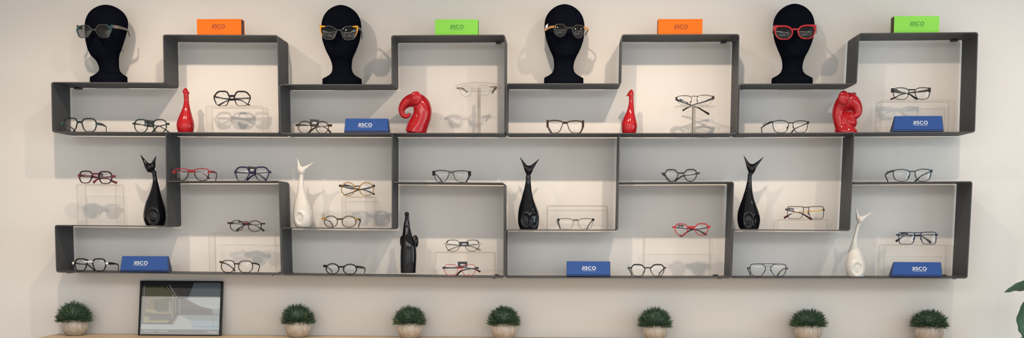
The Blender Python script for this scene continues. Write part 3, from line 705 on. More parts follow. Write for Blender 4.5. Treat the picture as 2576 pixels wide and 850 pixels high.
def display_head(cx, ytop, wpx, y, yaw, label):
    p = at(cx, ytop, y); z0 = max(top_z('B', p.x-.075), top_z('B', p.x+.075)) + .0004; H = p.z - z0; kx = wpx/ppm(y)/2/.249
    root = None; b = MB(); rings = []; seg = 72
    for (u, hw, sh, hd) in HEADPROF:
        ring = []
        for k in range(seg):
            a = 2*math.pi*k/seg; X = math.cos(a)*hw*kx; Y = math.sin(a)*hd*.28*1.0 + sh*.28
            # face: nose ridge, eye hollows and lips on the front (-y) side
            fr = max(0, -math.sin(a))
            g = lambda c, wd: math.exp(-((u-c)/wd)**2)
            xs = math.cos(a)
            nose = (max(0, 1-abs(xs)/.20)) * (g(.50,.055)*.007 + g(.56,.05)*.004)
            eyes = math.exp(-((abs(xs)-.38)/.16)**2) * g(.60,.035) * -.007
            lips = math.exp(-(xs/.26)**2) * (g(.425,.012)+g(.40,.012)) * .001
            chin = math.exp(-(xs/.30)**2) * g(.355,.022) * .003
            Y -= fr * (nose + eyes + lips + chin)
            ring.append(Vector((X, Y, u*H)))
        rings.append(ring)
    R = Matrix.Rotation(yaw, 3, 'Z'); base = Vector((p.x, y, z0))
    b.loft([[base + R @ v if u > .10 else base + (R @ v) for v in ring] for (u, *_), ring in zip(HEADPROF, rings)])
    o = b.build('velvet_mannequin', M_velvet, None, origin=base)
    tag(o, label, 'mannequin head', 'black velvet display heads')
display_head(267.5, 12.5, 114, -.092, math.radians(-42), 'black velvet display head turned aside, leftmost, wearing grey-teal glasses')
display_head(858.5, 13, 98, -.092, math.radians(-3), 'black velvet display head wearing amber-cornered sunglasses')
display_head(1420.0, 11, 98, -.092, math.radians(14), 'black velvet display head wearing charcoal sunglasses with wooden temples')
display_head(1998.0, 10, 99, -.092, math.radians(-2), 'black velvet display head wearing red sunglasses')
G = dict(name='sunglasses', cat='sunglasses', group='sunglasses on the display heads', sup=None, mark=False)
glasses((170,0,3.861), (82,243,236,370), (268,235,428,368), 'hexsoft', (9,8,5), 'smoke', 'grey-teal glasses worn by the leftmost turned head', y0=-.205, bridge=[(228,276,288,13)], hl=None, hr=(420,440,255,28), tl=[(90,258,30,.004),(120,268,28,.03),(142,278,26,.06)], tr=[(425,255,30,.002),(460,260,29,.012),(500,266,27,.024),(545,278,22,.055),(582,293,16,.10),(597,330,12,.115),(604,358,10,.12)], m2='smoke', mt='taupe', mh='teal', mb='smoke', m3='teal', corner=1.6, yaw=math.radians(-10), lens=M_sunl, **G)
glasses((780,0,3.861), (93,246,262,386), (298,248,467,390), 'cat', (9,7,5), 'smoke', 'amber-cornered cat-eye sunglasses worn by the second head', y0=-.20, bridge=[(255,305,292,14)], hl=None, hr=None, tl=[(96,258,26,.004),(97,258,22,.05),(100,262,16,.09)], tr=[(466,270,26,.004),(486,285,24,.04),(501,305,20,.085),(502,375,12,.115)], m2='smoke', mt='charcoal', mb='charcoal', m3='yellow', corner=1.9, lens=M_sun, **G)
glasses((1340,0,3.861), (201,230,337,360), (379,240,506,372), 'octround', (11,9,8), 'charcoal', 'charcoal sunglasses with wooden temples worn by the third head', y0=-.205, bridge=[(330,386,270,15)], hl=None, hr=None, tl=[(224,260,20,.0),(180,262,20,.018),(145,278,20,.05),(114,297,20,.095)], tr=[(500,270,22,.0),(538,283,22,.03),(530,305,14,.07),(512,340,10,.11)], mt='wood', tg=[(122,300),(126,250),(150,228),(142,275),.07], tgm=M_print, lens=M_sun, yaw=math.radians(4), **G)
glasses((1920,0,3.861), (106,244,290,386), (333,237,512,380), 'butter', (16,13,10), 'coral', 'red sunglasses worn by the rightmost head', y0=-.20, bridge=[(284,340,284,16)], hl=(104,122,268,40), hr=(492,512,262,40), tl=[(104,268,36,.004),(96,285,30,.05),(92,318,18,.1)], tr=[(512,268,36,.004),(514,290,28,.05),(514,318,16,.1)], lens=M_sun, corner=1.7, **G)

# ------------------------------------------------------------------ glazed figurines
def blend(o, vox=.0022, it=6):
    r = o.modifiers.new('skin', 'REMESH'); r.mode = 'VOXEL'; r.voxel_size = vox; r.use_smooth_shade = True
    s = o.modifiers.new('soften', 'SMOOTH'); s.factor = .5; s.iterations = it
def rows_body(b, W, rows, y, depth=.85, seg=36, dim=()):
    """rows: (py, x left, x right) outline of a rounded body, top to bottom."""
    rings = []
    P = [(W((r[1]+r[2])/2, r[0]), (W(r[2], r[0]) - W(r[1], r[0])).length/2) for r in rows]
    N = []
    for i in range(len(P)-1):
        for k in range(4):
            t = k/4; a = P[max(i-1,0)]; e = P[min(i+2,len(P)-1)]
            f = lambda p0,p1,p2,p3: .5*((2*p1)+(p2-p0)*t+(2*p0-5*p1+4*p2-p3)*t*t+(-p0+3*p1-3*p2+p3)*t**3)
            N.append((f(a[0],P[i][0],P[i+1][0],e[0]), f(a[1],P[i][1],P[i+1][1],e[1])))
    N.append(P[-1])
    for c, r in N:
        ring = []
        for k in range(seg):
            an = 2*math.pi*k/seg; v = c + Vector((math.cos(an)*r, math.sin(an)*r*depth, 0))
            for (dc, dx, dz, dd_) in dim:
                if v.y < c.y:
                    q = ((v.x-dc.x)/dx)**2 + ((v.z-dc.z)/dz)**2
                    if q < 1: v.y += dd_ * min(1, (1-q)*2.2)
            ring.append(v)
        rings.append(ring)
    b.loft(rings)
def cat_fig(Z, rows, head, ears, y, level, material, label, dims=()):
    ox, oy, s = Z
    def W(x, yv, dy=0): return at(ox + x/s, oy + yv/s, y + dy)
    zb = W(0, rows[-1][0]).z; z0 = top_z(level, W(rows[-1][1], rows[-1][0]).x) + .0005
    W0 = W
    zt = W0(0, min(e[0][1] for e in ears)).z
    def W(x, yv, dy=0):
        v = W0(x, yv, 0); v.z = z0 + (v.z - zb)*(zt - z0)/(zt - zb); v.y += dy; return v
    mpp = 1/ppm(y)/s; b = MB()
    rows_body(b, W, rows, y, dim=[(W(dx, dy_), rx*mpp, rz*mpp, dp) for (dx, dy_, rx, rz, dp) in dims], seg=56)
    hx, hy, hw, hh = head                     # forked head: both cheeks sweep up into the ears
    fk = hy - hh*.20
    for sg, (tip, root) in zip((-1, 1), ears):
        hd = (hx + sg*hw*.26, hy - hh*.10); pts = [(hx + sg*hw*.02, hy + hh*.40), (hx + sg*hw*.13, hy + hh*.18), hd, None, None, None, tip]
        for k, t in ((3, .22), (4, .48), (5, .76)):
            bow = math.sin(t*math.pi)*hw*.05
            pts[k] = (hd[0] + (tip[0]-hd[0])*t - sg*bow*.6, hd[1] + (tip[1]-hd[1])*t + bow)
        rad = [.13, .24, .28, .22, .145, .085, .04]
        b.tube([W(x, yv, -.003) for x, yv in pts], [r*hw*mpp for r in rad], 16, flat=.85)
    b.ball(W(hx, hy + hh*.02, -.004), hw*.36*mpp, hw*.33*mpp, hh*.31*mpp)
    r0 = rows[0]; nk = (r0[2]-r0[1])/2
    b.tube([W((r0[1]+r0[2])/2, r0[0]+14), W((r0[1]+r0[2])/2*.7 + hx*.3, r0[0]-8), W(hx, hy + hh*.12)], [nk*mpp, nk*.86*mpp, nk*.8*mpp], 18)
    o = b.build('cat_figurine', material, None, origin=(W((rows[-1][1]+rows[-1][2])/2, rows[-1][0]).x, y, z0))
    blend(o, .0016, 5); tag(o, label, 'figurine', 'long-necked cat figurines')
CATROWS = [(225,143,187),(260,138,192),(300,137,192),(350,127,197),(400,115,203),(450,102,213),(500,88,227),(560,70,250),(620,59,272),(680,54,283),(740,56,281),(780,66,271),(808,78,262)]
cat_fig((1290,385,4.25), CATROWS, (170,175,96,150), [((76,42),(140,150)),((283,60),(200,150))], -.10, 'E', M_black, 'black glazed cat figurine right of the tall frame bay, beside the empty clear riser', dims=[(138,712,46,72,.006),(228,715,46,78,.006)])
cat_fig((1845,380,4.25), [(240,154,200),(270,152,198),(310,148,196),(360,136,198),(410,124,202),(460,108,210),(510,92,222),(570,70,244),(640,48,270),(700,42,284),(750,44,284),(790,54,276),(826,70,266)], (192,180,100,156), [((108,48),(160,156)),((322,62),(225,152))], -.10, 'E', M_black, 'black glazed cat figurine left of the brown glasses with gold temples', dims=[(148,735,48,76,.006),(240,742,42,72,.006)])
cat_fig((345,380,4.25), [(215,158,204),(250,162,206),(300,168,214),(350,164,226),(400,152,238),(450,136,250),(500,116,264),(560,92,282),(620,78,298),(680,70,305),(730,72,304),(770,86,296),(803,102,284)], (140,172,112,140), [((38,38),(112,140)),((206,53),(186,140))], -.10, 'E', M_black, 'black glazed cat figurine facing aside, next to the leftmost tall divider', dims=[(196,710,64,84,.006)])
cat_fig((725,385,4.25), [(230,122,168),(260,119,166),(300,114,165),(350,106,170),(400,98,180),(450,88,196),(500,76,214),(560,64,236),(620,55,252),(690,52,261),(740,60,258),(770,72,252),(794,84,244)], (146,182,88,140), [((98,50),(134,158)),((274,96),(176,152))], -.10, 'E', M_white, 'white glazed cat figurine on the middle shelf', dims=[(136,700,40,62,.006)])
cat_fig((2120,510,4.25), [(225,150,192),(255,140,182),(300,128,170),(350,116,160),(400,102,156),(450,86,160),(500,68,180),(560,50,208),(620,38,230),(680,32,243),(730,36,243),(770,46,236),(796,56,228)], (188,176,90,132), [((132,42),(170,148)),((324,92),(214,146))], -.11, 'G', M_white, 'white glazed cat figurine on the lowest shelf beside the lower right blue case', dims=[(140,710,52,68,.006)])

def bird_fig(Z, rows, headpts, headr, y, label):
    ox, oy, s = Z
    zb = at(0, oy + rows[-1][0]/s, y).z; z0 = top_z('C', at(ox + rows[-1][1]/s, oy, y).x) + .0005; zt = at(0, oy + headpts[0][1]/s, y).z
    def W(x, yv, dy=0):
        v = at(ox + x/s, oy + yv/s, y); v.z = z0 + (v.z - zb)*(zt - z0)/(zt - zb); v.y += dy; return v
    mpp = 1/ppm(y)/s; b = MB(); rows_body(b, W, rows, y, depth=.95)
    b.tube([W(*p) for p in headpts], [r*mpp for r in headr[0]], 18, flat=.8)
    if headr[1]: b.tube([W(*p) for p in headr[1]], [r*mpp for r in headr[2]], 16, flat=.8)
    o = b.build('bird_figurine', M_red, None, origin=(W((rows[-1][1]+rows[-1][2])/2, 0).x, y, z0)); blend(o, .0014, 4)
    tag(o, label, 'figurine', 'red bird bottle figurines')
bird_fig((435,215,6.8), [(110,185,262),(150,184,268),(200,188,272),(260,189,273),(310,184,280),(360,172,290),(410,154,300),(460,132,313),(520,104,330),(580,82,347),(640,67,359),(690,66,361),(740,76,354),(796,94,338)],
  [(222,40),(220,52),(217,75),(214,105),(216,135)], ([10,22,38,50,40], [(216,92),(240,112),(270,128),(287,136)], [40,32,18,6]), -.105, 'red glazed bird-headed bottle at the left, beside the black hexagonal glasses')
bird_fig((1550,215,6.8), [(110,222,300),(150,219,300),(200,218,299),(250,218,298),(310,214,300),(360,204,304),(410,190,308),(470,166,316),(530,136,330),(590,108,346),(650,90,359),(700,88,362),(760,92,352),(815,104,336)],
  [(268,70),(264,82),(258,105),(255,140),(258,170)], ([10,24,36,42,40], [(258,112),(226,142),(196,168),(172,184)], [36,30,17,5]), -.105, 'red glazed bird-headed bottle with its beak to one side, by the slim-post stand')

def curl_fig(Z, path, ears, y, material, label, base, vox=.0017, soft=5):
    ox, oy, s = Z; mpp = 1/ppm(y)/s
    zb = at(0, oy + path[0][1]/s, y).z; z0 = top_z('C', at(ox + path[0][0]/s, oy, y).x) + .0005
    dz = z0 - zb
    def W(x, yv, dy=0): v = at(ox + x/s, oy + yv/s, y); v.z += dz; v.y += dy; return v
    P = [W(p[0], p[1], p[3] if len(p) > 3 else 0) for p in path]; R = [p[2]*mpp for p in path]
    Q, S = [], []
    for i in range(len(P)-1):
        a, e = max(i-1, 0), min(i+2, len(P)-1)
        for k in range(5):
            t = k/5; f = lambda p0,p1,p2,p3: .5*((2*p1)+(p2-p0)*t+(2*p0-5*p1+4*p2-p3)*t*t+(-p0+3*p1-3*p2+p3)*t**3)
            Q.append(f(P[a],P[i],P[i+1],P[e])); S.append(f(R[a],R[i],R[i+1],R[e]))
    Q.append(P[-1]); S.append(R[-1])
    b = MB(); b.tube(Q, S, 28)
    for (ex, ey, rx, rz, dy, ry, tilt) in ears:
        b.ball(W(ex, ey, dy), rx*mpp, ry, rz*mpp, rot=Matrix.Rotation(math.radians(tilt), 3, 'Z'))
    for v in b.v:
        if v.z < z0 + .002: v.z = z0 + .002
    rr = []                                             # flat foot
    for h, g in ((0, .98), (.003, 1.0), (.012, .96), (.024, .84), (.036, .62)):
        u = h/.05; c = W(base[0]*(1-u) + path[1][0]*u, base[2]); c.z = z0 + h
        rr.append([c + Vector((math.cos(2*math.pi*k/40)*base[1]*g*mpp, math.sin(2*math.pi*k/40)*base[3]*g, 0)) for k in range(40)])
    b.loft(rr)
    o = b.build('elephant_figurine', material, None, origin=(P[0].x, y, z0)); blend(o, vox, soft)
    return tag(o, label, 'figurine', 'curled elephant figurines')
curl_fig((980,200,5.667), [(370,860,150),(395,770,146),(432,690,138),(462,610,132),(470,520,128),(440,440,124),(370,390,108),(280,400,86),(205,455,64),(172,530,46),(190,595,36),(232,620,30),(272,604,25),(285,570,19)],
  [(388,366,86,92,-.033,.0065,-6),(375,372,40,46,-.0385,.004,-6)], -.10, M_red, 'red glazed elephant figurine with trunk curled to the side, beside the oval clear stand', (383,142,755,.028))
curl_fig((2085,235,8.1), [(300,900,150,0),(262,800,140,0),(222,710,122,0),(190,610,114,0),(183,510,113,0),(215,400,130,0),(310,295,172,-.002),(410,265,168,-.004),(505,320,138,-.006),(562,405,102,-.009),(572,500,80,-.012),(530,568,64,-.014),(468,572,48,-.014),(440,520,34,-.012)],
  [(252,212,112,138,-.036,.0065,-14),(300,215,50,70,-.042,.004,-14),(512,124,58,46,.010,.012,20),(420,520,170,200,.016,.022,0),(380,640,190,150,.006,.026,0),(420,700,150,130,.0,.028,0)], -.10, M_red, 'red glazed elephant figurine turned three-quarters, left of the upper blue case', (370,228,795,.034), .0018, 12)
def dark_elephant():
    Z = (995,530,5.0); ox, oy, s = Z; y = -.115
    zb = at(0, oy + 820/s, y).z; z0 = top_z('G', at(1026, 690, y).x) + .0005; dz = z0 - zb
    def W(x, yv, dy=0): v = at(ox + x/s, oy + yv/s, y); v.z += dz; v.y += dy; return v
    mpp = 1/ppm(y)/s; b = MB()
    rows_body(b, W, [(100,121,168),(130,120,172),(170,113,174),(210,104,180),(260,97,186),(310,91,197),(360,84,212),(410,77,232),(460,72,250),(520,66,260),(590,62,264),(670,62,262),(750,63,258),(820,64,254)], y, depth=.75, seg=44)
    b.ball(W(143,82), 29*mpp, 26*mpp, 29*mpp)
    b.ball(W(82,430,.010), 27*mpp, .012, 82*mpp, rot=Matrix.Rotation(math.radians(-25), 3, 'Z'))
    b.ball(W(245,428,.010), 42*mpp, .012, 82*mpp, rot=Matrix.Rotation(math.radians(25), 3, 'Z'))
    o = b.build('elephant_figurine', M_black, None, origin=(W(155,820).x, y, z0)); blend(o, .0017, 4)
    tag(o, 'tall black glazed elephant figurine seen end-on with round ears, on the lowest shelf', 'figurine', 'curled elephant figurines')
dark_elephant()

# ------------------------------------------------------------------ boxes and cases with the shop lettering
def lettering(root, c, X, Zd, size, material, tagline, N):
    Xv = Vector(X).normalized(); Zv = Vector(Zd).normalized()
    arc = lambda a0, a1, n: [(.49 + .43*math.cos(math.radians(a0+(a1-a0)*k/n)), .5 + .43*math.sin(math.radians(a0+(a1-a0)*k/n))) for k in range(n+1)]
    GL = [([(.34,1.0),(.34,.32),(.315,.17),(.24,.085),(.13,.075),(.02,.16)], .42, False), ([(.07,1.0),(.07,0)], .14, False),
          ([(.53,.84),(.42,.915),(.29,.93),(.155,.885),(.10,.77),(.15,.645),(.29,.565),(.43,.49),(.52,.375),(.51,.22),(.41,.105),(.27,.07),(.13,.105),(.03,.19)], .58, False),
          (arc(48, 312, 16), .84, False), (arc(0, 360, 24)[:-1], .98, True)]
    hgt = size*.72; gap = .19; tot = sum(g[1] for g in GL) + gap*4; x0 = -tot/2; lb = MB(); hwid = .080
    for pts, adv, closed in GL:
        n = len(pts); L_, R_ = [], []
        for k in range(n):
            p = pts[k-1] if (k or closed) else pts[k]; q = pts[(k+1) % n] if (k < n-1 or closed) else pts[k]
            dx, dy = q[0]-p[0], q[1]-p[1]; ln = math.hypot(dx, dy); nx, ny = -dy/ln*hwid, dx/ln*hwid
            f = lambda u, v: Vector(c) + Xv*((x0 + u)*hgt) + Zv*((v - .5)*hgt) + N*.0004
            L_.append(f(pts[k][0]+nx, pts[k][1]+ny)); R_.append(f(pts[k][0]-nx, pts[k][1]-ny))
        kl, kr = lb.add(L_), lb.add(R_)
        for k in range(n if closed else n-1):
            m_ = (k+1) % n; lb.face([kl+k, kl+m_, kr+m_, kr+k])
        x0 += adv + gap
    lb.build('logo', material, root, smooth=False)
    b = MB(); X = Vector(X).normalized(); Zd = Vector(Zd).normalized(); rnd = random.Random(3)
    x = -size*1.15
    while x < size*1.15:
        w_ = size*rnd.uniform(.05, .12); o = Vector(c) + X*x - Zd*size*.58 + N*.0003
        k = b.add([o, o + X*w_, o + X*w_ + Zd*size*.06, o + Zd*size*.06]); b.face([k, k+1, k+2, k+3]); x += w_ + size*.05
    b.build('tagline', material, root, smooth=False)
def card_box(xl, xr, ytop, y, yaw, mtl, side, tmat, lx, ly, h_label, level='A', dep=.045):
    a = at(xl, ytop, y); c = at(xr, ytop, y); z0 = top_z(level, (a.x+c.x)/2) + .0004; zt = a.z; W_ = c.x - a.x
    cx = (a.x + c.x)/2; R = Matrix.Rotation(yaw, 3, 'Z'); base = Vector((cx, y, z0))
    root = thing('eyeglass_box', base, h_label, 'box', 'small card boxes on top of the shelves')
    def T_(v): return base + R @ Vector(v)
    hw = W_/2; H = zt - z0; t = .0012
    b = MB(); b.hexa([T_((-hw+t, t, 0)), T_((hw-t, t, 0)), T_((hw-t, t, H-t)), T_((-hw+t, t, H-t))], [T_((-hw+t, dep, 0)), T_((hw-t, dep, 0)), T_((hw-t, dep, H-t)), T_((-hw+t, dep, H-t))])
    b.build('inner_box', side, root, smooth=False)
    b = MB()                                            # sleeve: front, top and back, open at the ends
    for q0, q1 in (((-hw,0,0),(hw,t*.8,H)), ((-hw,t*.8,H-t*.8),(hw,dep+t,H)), ((-hw,dep+t*.2,0),(hw,dep+t,H-t*.8))):
        (x0,y0,zz0),(x1,y1,zz1) = q0, q1
        b.hexa([T_((x0,y0,zz0)),T_((x1,y0,zz0)),T_((x1,y0,zz1)),T_((x0,y0,zz1))],[T_((x0,y1,zz0)),T_((x1,y1,zz0)),T_((x1,y1,zz1)),T_((x0,y1,zz1))])
    b.build('sleeve', mtl, root, smooth=False)
    p = at(lx, ly, y); lettering(root, Vector((p.x, y - .0006, p.z)), R @ Vector((1,0,0)), (0,0,1), .0185, tmat, True, Vector((0,-1,0)))
card_box(495, 606.5, 48, -.15, 0, M_orange, M_orange_in, M_orange_txt, 549, 66, 'orange card box on the leftmost shelf unit')
card_box(1094.5, 1202.5, 49, -.15, 0, M_green, M_orange_in, M_green_txt, 1148.5, 67.5, 'green card box above the left red elephant bay')
card_box(1656, 1767.5, 48, -.15, 0, M_orange, M_orange_in, M_orange_txt, 1712, 67, 'orange card box between the charcoal-glasses head and red-glasses head')
card_box(2250, 2363.5, 40.5, -.15, 0, M_green, M_orange_in, M_green_txt, 2306.5, 59.5, 'green card box on the rightmost shelf unit')

def blue_case(xl, xr, ytop, yfront, level, lx, ly, label, yaw=0., tl=0., tr=0.):
    """Soft triangular case: slanted lid in front, lip along the bottom. tl/tr: how far the top corners are pulled in (px)."""
    a = at(xl, ytop, yfront); c = at(xr, ytop, yfront); cx = (a.x+c.x)/2; hw = (c.x-a.x)/2
    z0 = max(top_z(level, cx-hw), top_z(level, cx+hw)) + .0004; H = at((xl+xr)/2, ytop, yfront+.02).z - z0; H = max(.045, H); base = Vector((cx, yfront, z0)); R = Matrix.Rotation(yaw, 3, 'Z')
    root = thing('eyeglass_case', base, label, 'glasses case', 'blue triangular glasses cases')
    k = 1/ppm(yfront)
    def T_(v): return base + R @ Vector(v)
    D = .056; prof = [(.002, 0), (0, .003), (.0005, .0065), (.024, H), (.031, H), (D, .006), (D-.002, 0)]
    b = MB(); N = 7
    def ring(x, u): return [T_((x - math.copysign(1, x)*(tl if x < 0 else tr)*k*(zz/H), yy, zz)) for yy, zz in prof]
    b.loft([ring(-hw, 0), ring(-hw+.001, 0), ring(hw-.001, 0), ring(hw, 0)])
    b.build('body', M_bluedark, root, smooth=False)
    def fpt(x, u, d):                                   # a point on the slanted front
        p0, p1 = Vector((0, .0005, .0072)), Vector((0, .024, H + .0006)); q = p0.lerp(p1, u); n = Vector((0, -(p1-p0).z, (p1-p0).y)).normalized()
        return T_((x - math.copysign(1, x)*(tl if x < 0 else tr)*k*q.z/H, q.y + n.y*d, q.z + n.z*d))
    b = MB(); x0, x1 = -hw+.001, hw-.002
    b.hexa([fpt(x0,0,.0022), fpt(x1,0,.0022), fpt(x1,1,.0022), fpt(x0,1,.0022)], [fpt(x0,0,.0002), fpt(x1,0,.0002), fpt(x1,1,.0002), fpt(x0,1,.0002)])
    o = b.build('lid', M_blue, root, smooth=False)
    bv = o.modifiers.new('edge', 'BEVEL'); bv.width = .0008; bv.segments = 2
    up = (fpt(0.001,1,0) - fpt(0.001,0,0)).normalized(); X = R @ Vector((1,0,0)); N_ = X.cross(up)
    zl = at(lx, ly, yfront + .012).z; u = max(.25, min(.8, (zl - z0 - .0105)/(H - .0105)))
    px = at(lx, ly, yfront + .012).x
    c_ = fpt(.001, u, .0026); c_ += X*((px - cx) - .001)
    lettering(root, c_, X, up, .0192, M_print, True, N_)
blue_case(865.5, 977.5, 299, -.155, 'C', 920, 314, 'blue triangular glasses case left of the left red elephant', yaw=math.radians(1), tl=1, tr=2.5)
blue_case(2248, 2374.5, 292.5, -.16, 'C', 2315, 308.5, 'blue triangular glasses case right of the right red elephant', yaw=math.radians(-4), tl=6, tr=1.5)
blue_case(302, 421.5, 645, -.158, 'G', 356.5, 661, 'blue triangular glasses case above the leaning picture', yaw=math.radians(3), tl=1.5, tr=3)
blue_case(1425.5, 1536, 658, -.152, 'G', 1481, 674, 'blue triangular glasses case below the middle black cat')
blue_case(2244.5, 2371, 660, -.165, 'G', 2312, 675.5, 'blue triangular glasses case right of the lower white cat', yaw=math.radians(-5), tl=7, tr=1.5)

# ------------------------------------------------------------------ counter, pots, picture, big plant
CZ = (at(190, 838, 0).z + at(1250, 848, 0).z)/2
print('counter z', at(190,838,0).z, at(650,843.5,0).z, at(1250,848,0).z)
xa = at(146, 838.5, 0).x
ct = thing('counter', (0.2, -.25, 0), 'long light oak counter along the wall under the shelves', 'counter')
b = MB(); b.box((xa, -.50, CZ-.03), (1.72, -.0015, CZ)); o = b.build('worktop', M_wood, ct, smooth=False)
b = MB(); b.box((xa+.02, -.47, .06), (1.70, -.003, CZ-.0305)); b.build('carcass', mat('cabinet_white', (.7, .69, .67), .5), ct, smooth=False)
for k in range(7):
    x0 = xa + .03 + k*(1.67-xa)/7; b = MB(); b.box((x0+.004, -.489, .09), (x0 + (1.67-xa)/7 - .004, -.4705, CZ-.04))
    d = b.build('door', mat('cabinet_white', (.7, .69, .67), .5), ct, smooth=False)
    b = MB(); b.box((x0+.06, -.505, CZ-.10), (x0+.18, -.4895, CZ-.09)); b.build('handle', M_bracket, d, smooth=False)
b = MB(); b.box((xa+.03, -.44, 0.0005), (1.69, -.003, .0595)); b.build('plinth', M_bracket, ct, smooth=False)

def blades(c, rx, rz, n, rnd, b):
    for i in range(n):
        th = rnd.uniform(0, 2*math.pi); ph = math.acos(rnd.uniform(-.12, 1)); d = Vector((math.sin(ph)*math.cos(th), math.sin(ph)*math.sin(th), math.cos(ph)))
        s_ = rnd.uniform(.25, .86); root = c + Vector((d.x*rx*s_*.9, d.y*rx*s_*.9, d.z*rz*s_*.9))
        dr = (d + Vector((rnd.uniform(-.5,.5), rnd.uniform(-.5,.5), rnd.uniform(-.2,.55)))*.75).normalized()
        L = rnd.uniform(.013, .025); wv = rnd.uniform(.0007, .0013)
        S = dr.cross(Vector((rnd.uniform(-1,1), rnd.uniform(-1,1), rnd.uniform(-1,1)))).normalized()
        tip = root + dr*L; mid = root + dr*L*.5 + Vector((0, 0, .0012))
        e = ((tip.x-c.x)/rx)**2 + ((tip.y-c.y)/rx)**2 + ((tip.z-c.z)/rz)**2
        if e > 1.12 and rnd.random() < .8: continue
        r_ = rnd.random(); m = 0 if r_ < .55 else (1 if r_ < .92 else 2)
        k = b.add([root - S*wv*.6, root + S*wv*.6, mid + S*wv, tip, mid - S*wv]); b.face([k, k+1, k+2, k+3, k+4], m)
M_g = [mat('grass_dark', (.026, .066, .042), .5), mat('grass_mid', (.075, .135, .080), .5), mat('grass_light', (.17, .23, .075), .5)]
POTS = [(188.5, 66, 100, 754, 'far left end of the counter, left of the leaning picture'), (750, 66, 95, 761, 'counter below the left white cat'), (1031, 64.5, 91, 765, 'counter below the black elephant figurine'), (1267.5, 64.5, 92, 765.5, 'counter below the tall divider of the middle black cat'),
        (1647, 62, 95, 769, 'counter below the bright red glasses'), (2033, 68, 102, 773, 'counter between the aviator glasses and lower white cat'), (2337, 69, 103, 775, 'far right of the counter')]
PY = -.072
proto = None
for i, (px, pw, fw, yt, where) in enumerate(POTS):
    y = PY; x = at(px, 840, y).x; rp = pw/ppm(y)/2; rf = fw/ppm(y)/2; zt = at(px, yt, y).z
    ph = .0585 * (rp/.0485)
    root = thing('potted_grass', (x, y, CZ + .0003), 'round cement pot of artificial green grass at ' + where if i in (0, 6) else 'round cement pot of artificial green grass, ' + where, 'potted plant', 'small grass pots along the counter')
    b = MB(); prof = [(.56,0),(.60,.01),(.74,.10),(.90,.28),(.985,.46),(1.0,.58),(.985,.72),(.93,.86),(.84,.97),(.80,1.0),(.76,1.0),(.74,.94)]
    b.lathe(root.location, [(r*rp, z*ph) for r, z in prof], 48); b.build('pot', M_pot, root)
    b = MB(); b.lathe(root.location + Vector((0,0,ph*.90)), [(rp*.1, .0), (rp*.735, 0), (rp*.735, .003), (rp*.1, .003)], 32); b.build('soil', M_soil, root)
    b = MB(); zc = CZ + ph*.98; rz = zt - zc; rnd = random.Random(20+i)
    c = Vector((x, y, zc)); b.ball(c + Vector((0,0,rz*.28)), rf*.62, rf*.62, rz*.52, seg=18, rings=10)
    rxy = min(rf, .066); blades(c, rf, rz, 3600, rnd, b)
    for v in b.v:
        if v.y > -.0035: v.y = -.0035 - rnd.random()*.002
    o = b.build('foliage', M_g, root, smooth=False)

